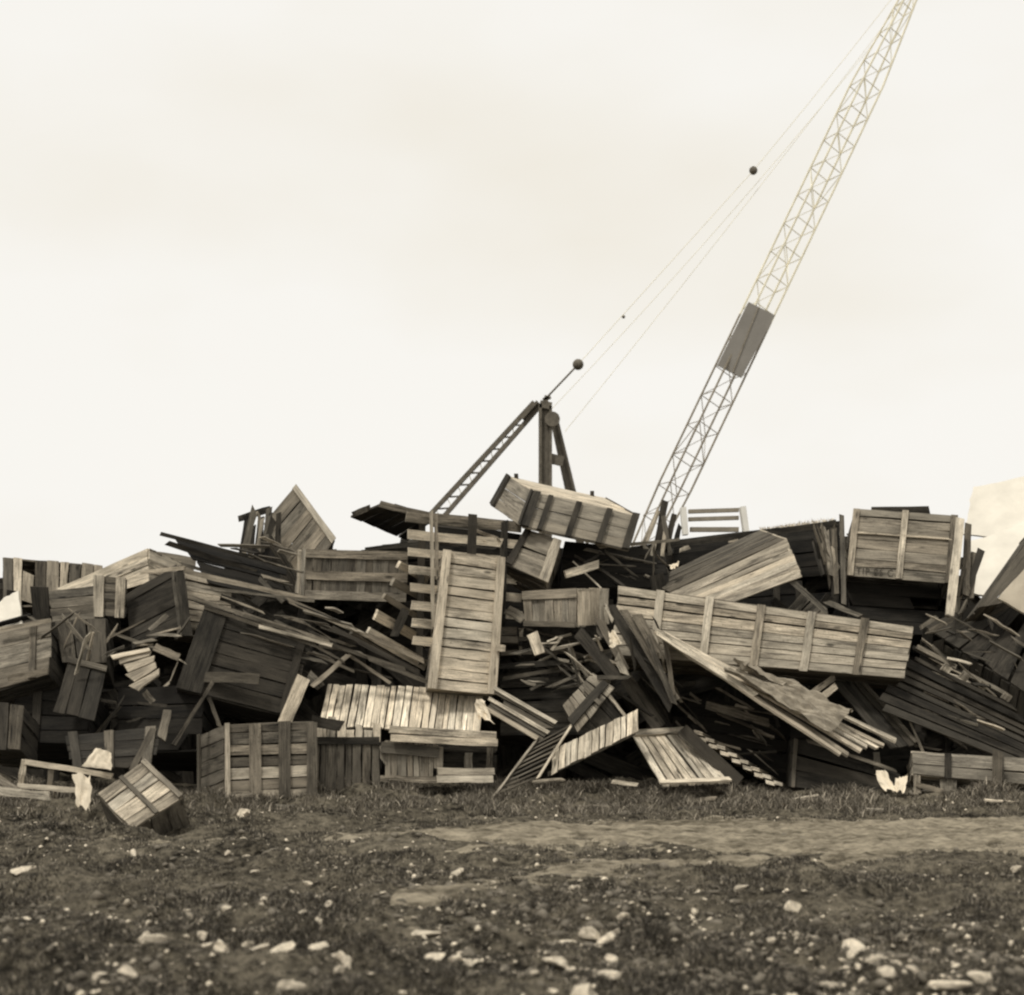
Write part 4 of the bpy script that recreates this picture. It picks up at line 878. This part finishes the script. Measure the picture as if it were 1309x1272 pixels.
for k, (px, py, s) in enumerate(ST):
    Y = ground_Y(py + s * .25); x = (px - CX) * Y / F; d = 1.3 * s * Y / F
    o = bpy.data.objects.new('stone', SM[k % 12]); COL.objects.link(o)
    o.rotation_euler = (random.uniform(-.5, .5), random.uniform(-.5, .5), random.uniform(0, 6.28))
    sz = 1.0
    if (px, py) in special:
        if 'upright' in special[(px, py)]: sz = 2.6
        if 'tall' in special[(px, py)]: sz = 1.3
        if 'flat' in special[(px, py)] or 'low' in special[(px, py)]: sz = .55; o.rotation_euler = (0, 0, random.uniform(-.3, .3))
        if 'domed' in special[(px, py)]: sz = 1.4
        tag(o, special[(px, py)], 'stone')
    else: tag(o, STL, 'stone', STG)
    o.scale = (d, d * .9, d * sz * .85)
    o.location = (x, Y, float(ground_h(x, Y)) + d * sz * .08)
# uncountable pebbles and clods
def chips(name, n, mats, label, dmin, dmax, pool, y0, y1, cat, sink=.15):
    base = []
    for m in pool:
        v = np.empty(len(m.vertices) * 3); m.vertices.foreach_get('co', v); base.append((v.reshape(-1, 3), np.array([p.vertices[:] for p in m.polygons])))
    V = []; Fc = []; off = 0
    for i in range(n):
        Y = 1 / rng.uniform(1 / y1, 1 / y0); x = rng.uniform(-.385, .385) * Y
        if track_d(np.array(x), np.array(Y)) < .05 and rng.random() < .5: continue
        cl_ = vnoise(np.array(x * 1.1), np.array(Y * 1.3), 31)
        if rng.random() > (cl_ * 1.5) ** 2: continue
        d = dmin + (dmax - dmin) * rng.random() ** 3
        v, f = base[rng.integers(len(base))]; a = rng.uniform(0, 6.28); c, s = np.cos(a), np.sin(a)
        vv = v * d; vv = np.stack([vv[:, 0] * c - vv[:, 1] * s + x, vv[:, 0] * s + vv[:, 1] * c + Y, vv[:, 2] + float(ground_h(x, Y)) + d * sink], -1)
        V.append(vv); Fc.append(f + off); off += len(v)
    V = np.concatenate(V).astype(np.float32); Fc = np.concatenate(Fc).astype(np.int32)
    me = bpy.data.meshes.new(name)
    me.vertices.add(len(V)); me.vertices.foreach_set('co', V.ravel()); me.loops.add(Fc.size); me.loops.foreach_set('vertex_index', Fc.ravel())
    me.polygons.add(len(Fc)); me.polygons.foreach_set('loop_start', np.arange(0, Fc.size, 3, dtype=np.int32)); me.polygons.foreach_set('use_smooth', np.ones(len(Fc), dtype=bool))
    me.update(calc_edges=True)
    return tag(link(name, me, mats), label, cat, kind='stuff')
LOW = stone_meshes(8, 1)
chips('pebbles', 5500, M_STONE, 'scattered small pale pebbles in the turf', 0.010, .055, LOW, 6.2, 17.5, 'pebbles')
chips('clods', 6000, M_STONED, 'small dull clods and gravel over the ground', .015, .11, LOW, 6.2, 17.8, 'gravel', .05)

# ------------------------------------------------------------------ grass
def grass(name, pts, hgt, wid, mat, label, cat='grass', lean=.6):
    n = len(pts); a = rng.uniform(0, 2 * np.pi, n); h = hgt * rng.uniform(.5, 1.3, n) * (.45 + 1.3 * vnoise(pts[:, 0] * 2.6, pts[:, 1] * 2.6, 44) ** 1.5); wd = wid * rng.uniform(.6, 1.4, n)
    la = rng.uniform(0, 2 * np.pi, n); ll = h * lean * rng.random(n)
    t = np.stack([np.cos(a) * wd, np.sin(a) * wd, np.zeros(n)], -1)
    mid = pts + np.stack([np.cos(la) * ll * .35, np.sin(la) * ll * .35, h * .6], -1)
    tip = pts + np.stack([np.cos(la) * ll, np.sin(la) * ll, h], -1)
    V = np.stack([pts - t, pts + t, mid + t * .7, mid - t * .7, tip], 1).reshape(-1, 3).astype(np.float32)
    i = np.arange(n) * 5
    Fc = np.concatenate([np.stack([i, i + 1, i + 2], -1), np.stack([i, i + 2, i + 3], -1), np.stack([i + 3, i + 2, i + 4], -1)]).astype(np.int32)
    me = bpy.data.meshes.new(name)
    me.vertices.add(len(V)); me.vertices.foreach_set('co', V.ravel()); me.loops.add(Fc.size); me.loops.foreach_set('vertex_index', Fc.ravel())
    me.polygons.add(len(Fc)); me.polygons.foreach_set('loop_start', np.arange(0, Fc.size, 3, dtype=np.int32))
    at_ = me.attributes.new('tone', 'FLOAT', 'POINT'); at_.data.foreach_set('value', np.repeat(rng.random(n), 5).astype(np.float32))
    me.update(calc_edges=True)
    return tag(link(name, me, mat), label, cat, kind='stuff')
def grass_material(name, lo, hi):
    m, Nn, Ln, b = newmat(name, .8)
    at_ = Nn.new('ShaderNodeAttribute'); at_.attribute_name = 'tone'
    r = Nn.new('ShaderNodeValToRGB'); e = r.color_ramp.elements
    e[0].position = .0; e[0].color = sep(lo); e[1].position = 1.; e[1].color = sep(hi)
    mid = r.color_ramp.elements.new(.72); mid.color = sep(lo * 2.4)
    Ln.new(at_.outputs['Fac'], r.inputs[0]); Ln.new(r.outputs[0], b.inputs['Base Color'])
    return m
M_GRASS = grass_material('dry_turf_blades', .028, .40)
M_WEED = grass_material('coarse_grass_blades', .07, .46)
M_STANDIN = grass_material('hazy_tree_blades', .3, .6)  # pale tone puts the haze over the far trees into the colour
def scatter(n, y0, y1, dens):
    Y = 1 / rng.uniform(1 / y1, 1 / y0, n); x = rng.uniform(-.40, .40, n) * Y
    keep = rng.random(n) < dens(x, Y); x, Y = x[keep], Y[keep]
    return np.stack([x, Y, ground_h(x, Y) - .01], -1)
turf = scatter(480000, 6.0, 18.6, lambda x, y: np.clip((track_d(x, y) + .7) * 1.2, 0.6, 1) * np.clip(2.6 * (vnoise(x * 1.7, y * 2.1, 21) * .6 + vnoise(x * 5, y * 5.5, 22) * .4) - .55, .22, 1))
grass('turf_grass', turf, .03, .0042, M_GRASS, 'short dry grass covering the rough ground', lean=1.2)
weeds = scatter(150000, 14.6, 18.6, lambda x, y: np.clip((y - 15.0 - .9 * (vnoise(x * 1.2, y, 23) - .5)) / 1.6, 0, 1) * np.clip(3 * (vnoise(x * 2.2, y * 2.4, 24) * .5 + vnoise(x * 6, y * 6, 25) * .5) - .95, 0, 1))
grass('coarse_grass', weeds, .085, .006, M_WEED, 'taller coarse grass along the foot of the crate heap', lean=1.5)

grass('treeline_standin', STANDIN_PTS, .05, .006, M_STANDIN, 'pale blades on the wide dark crate, standing in for hazy far trees', 'treeline_standin', lean=.8)  # blades added in place of the far trees
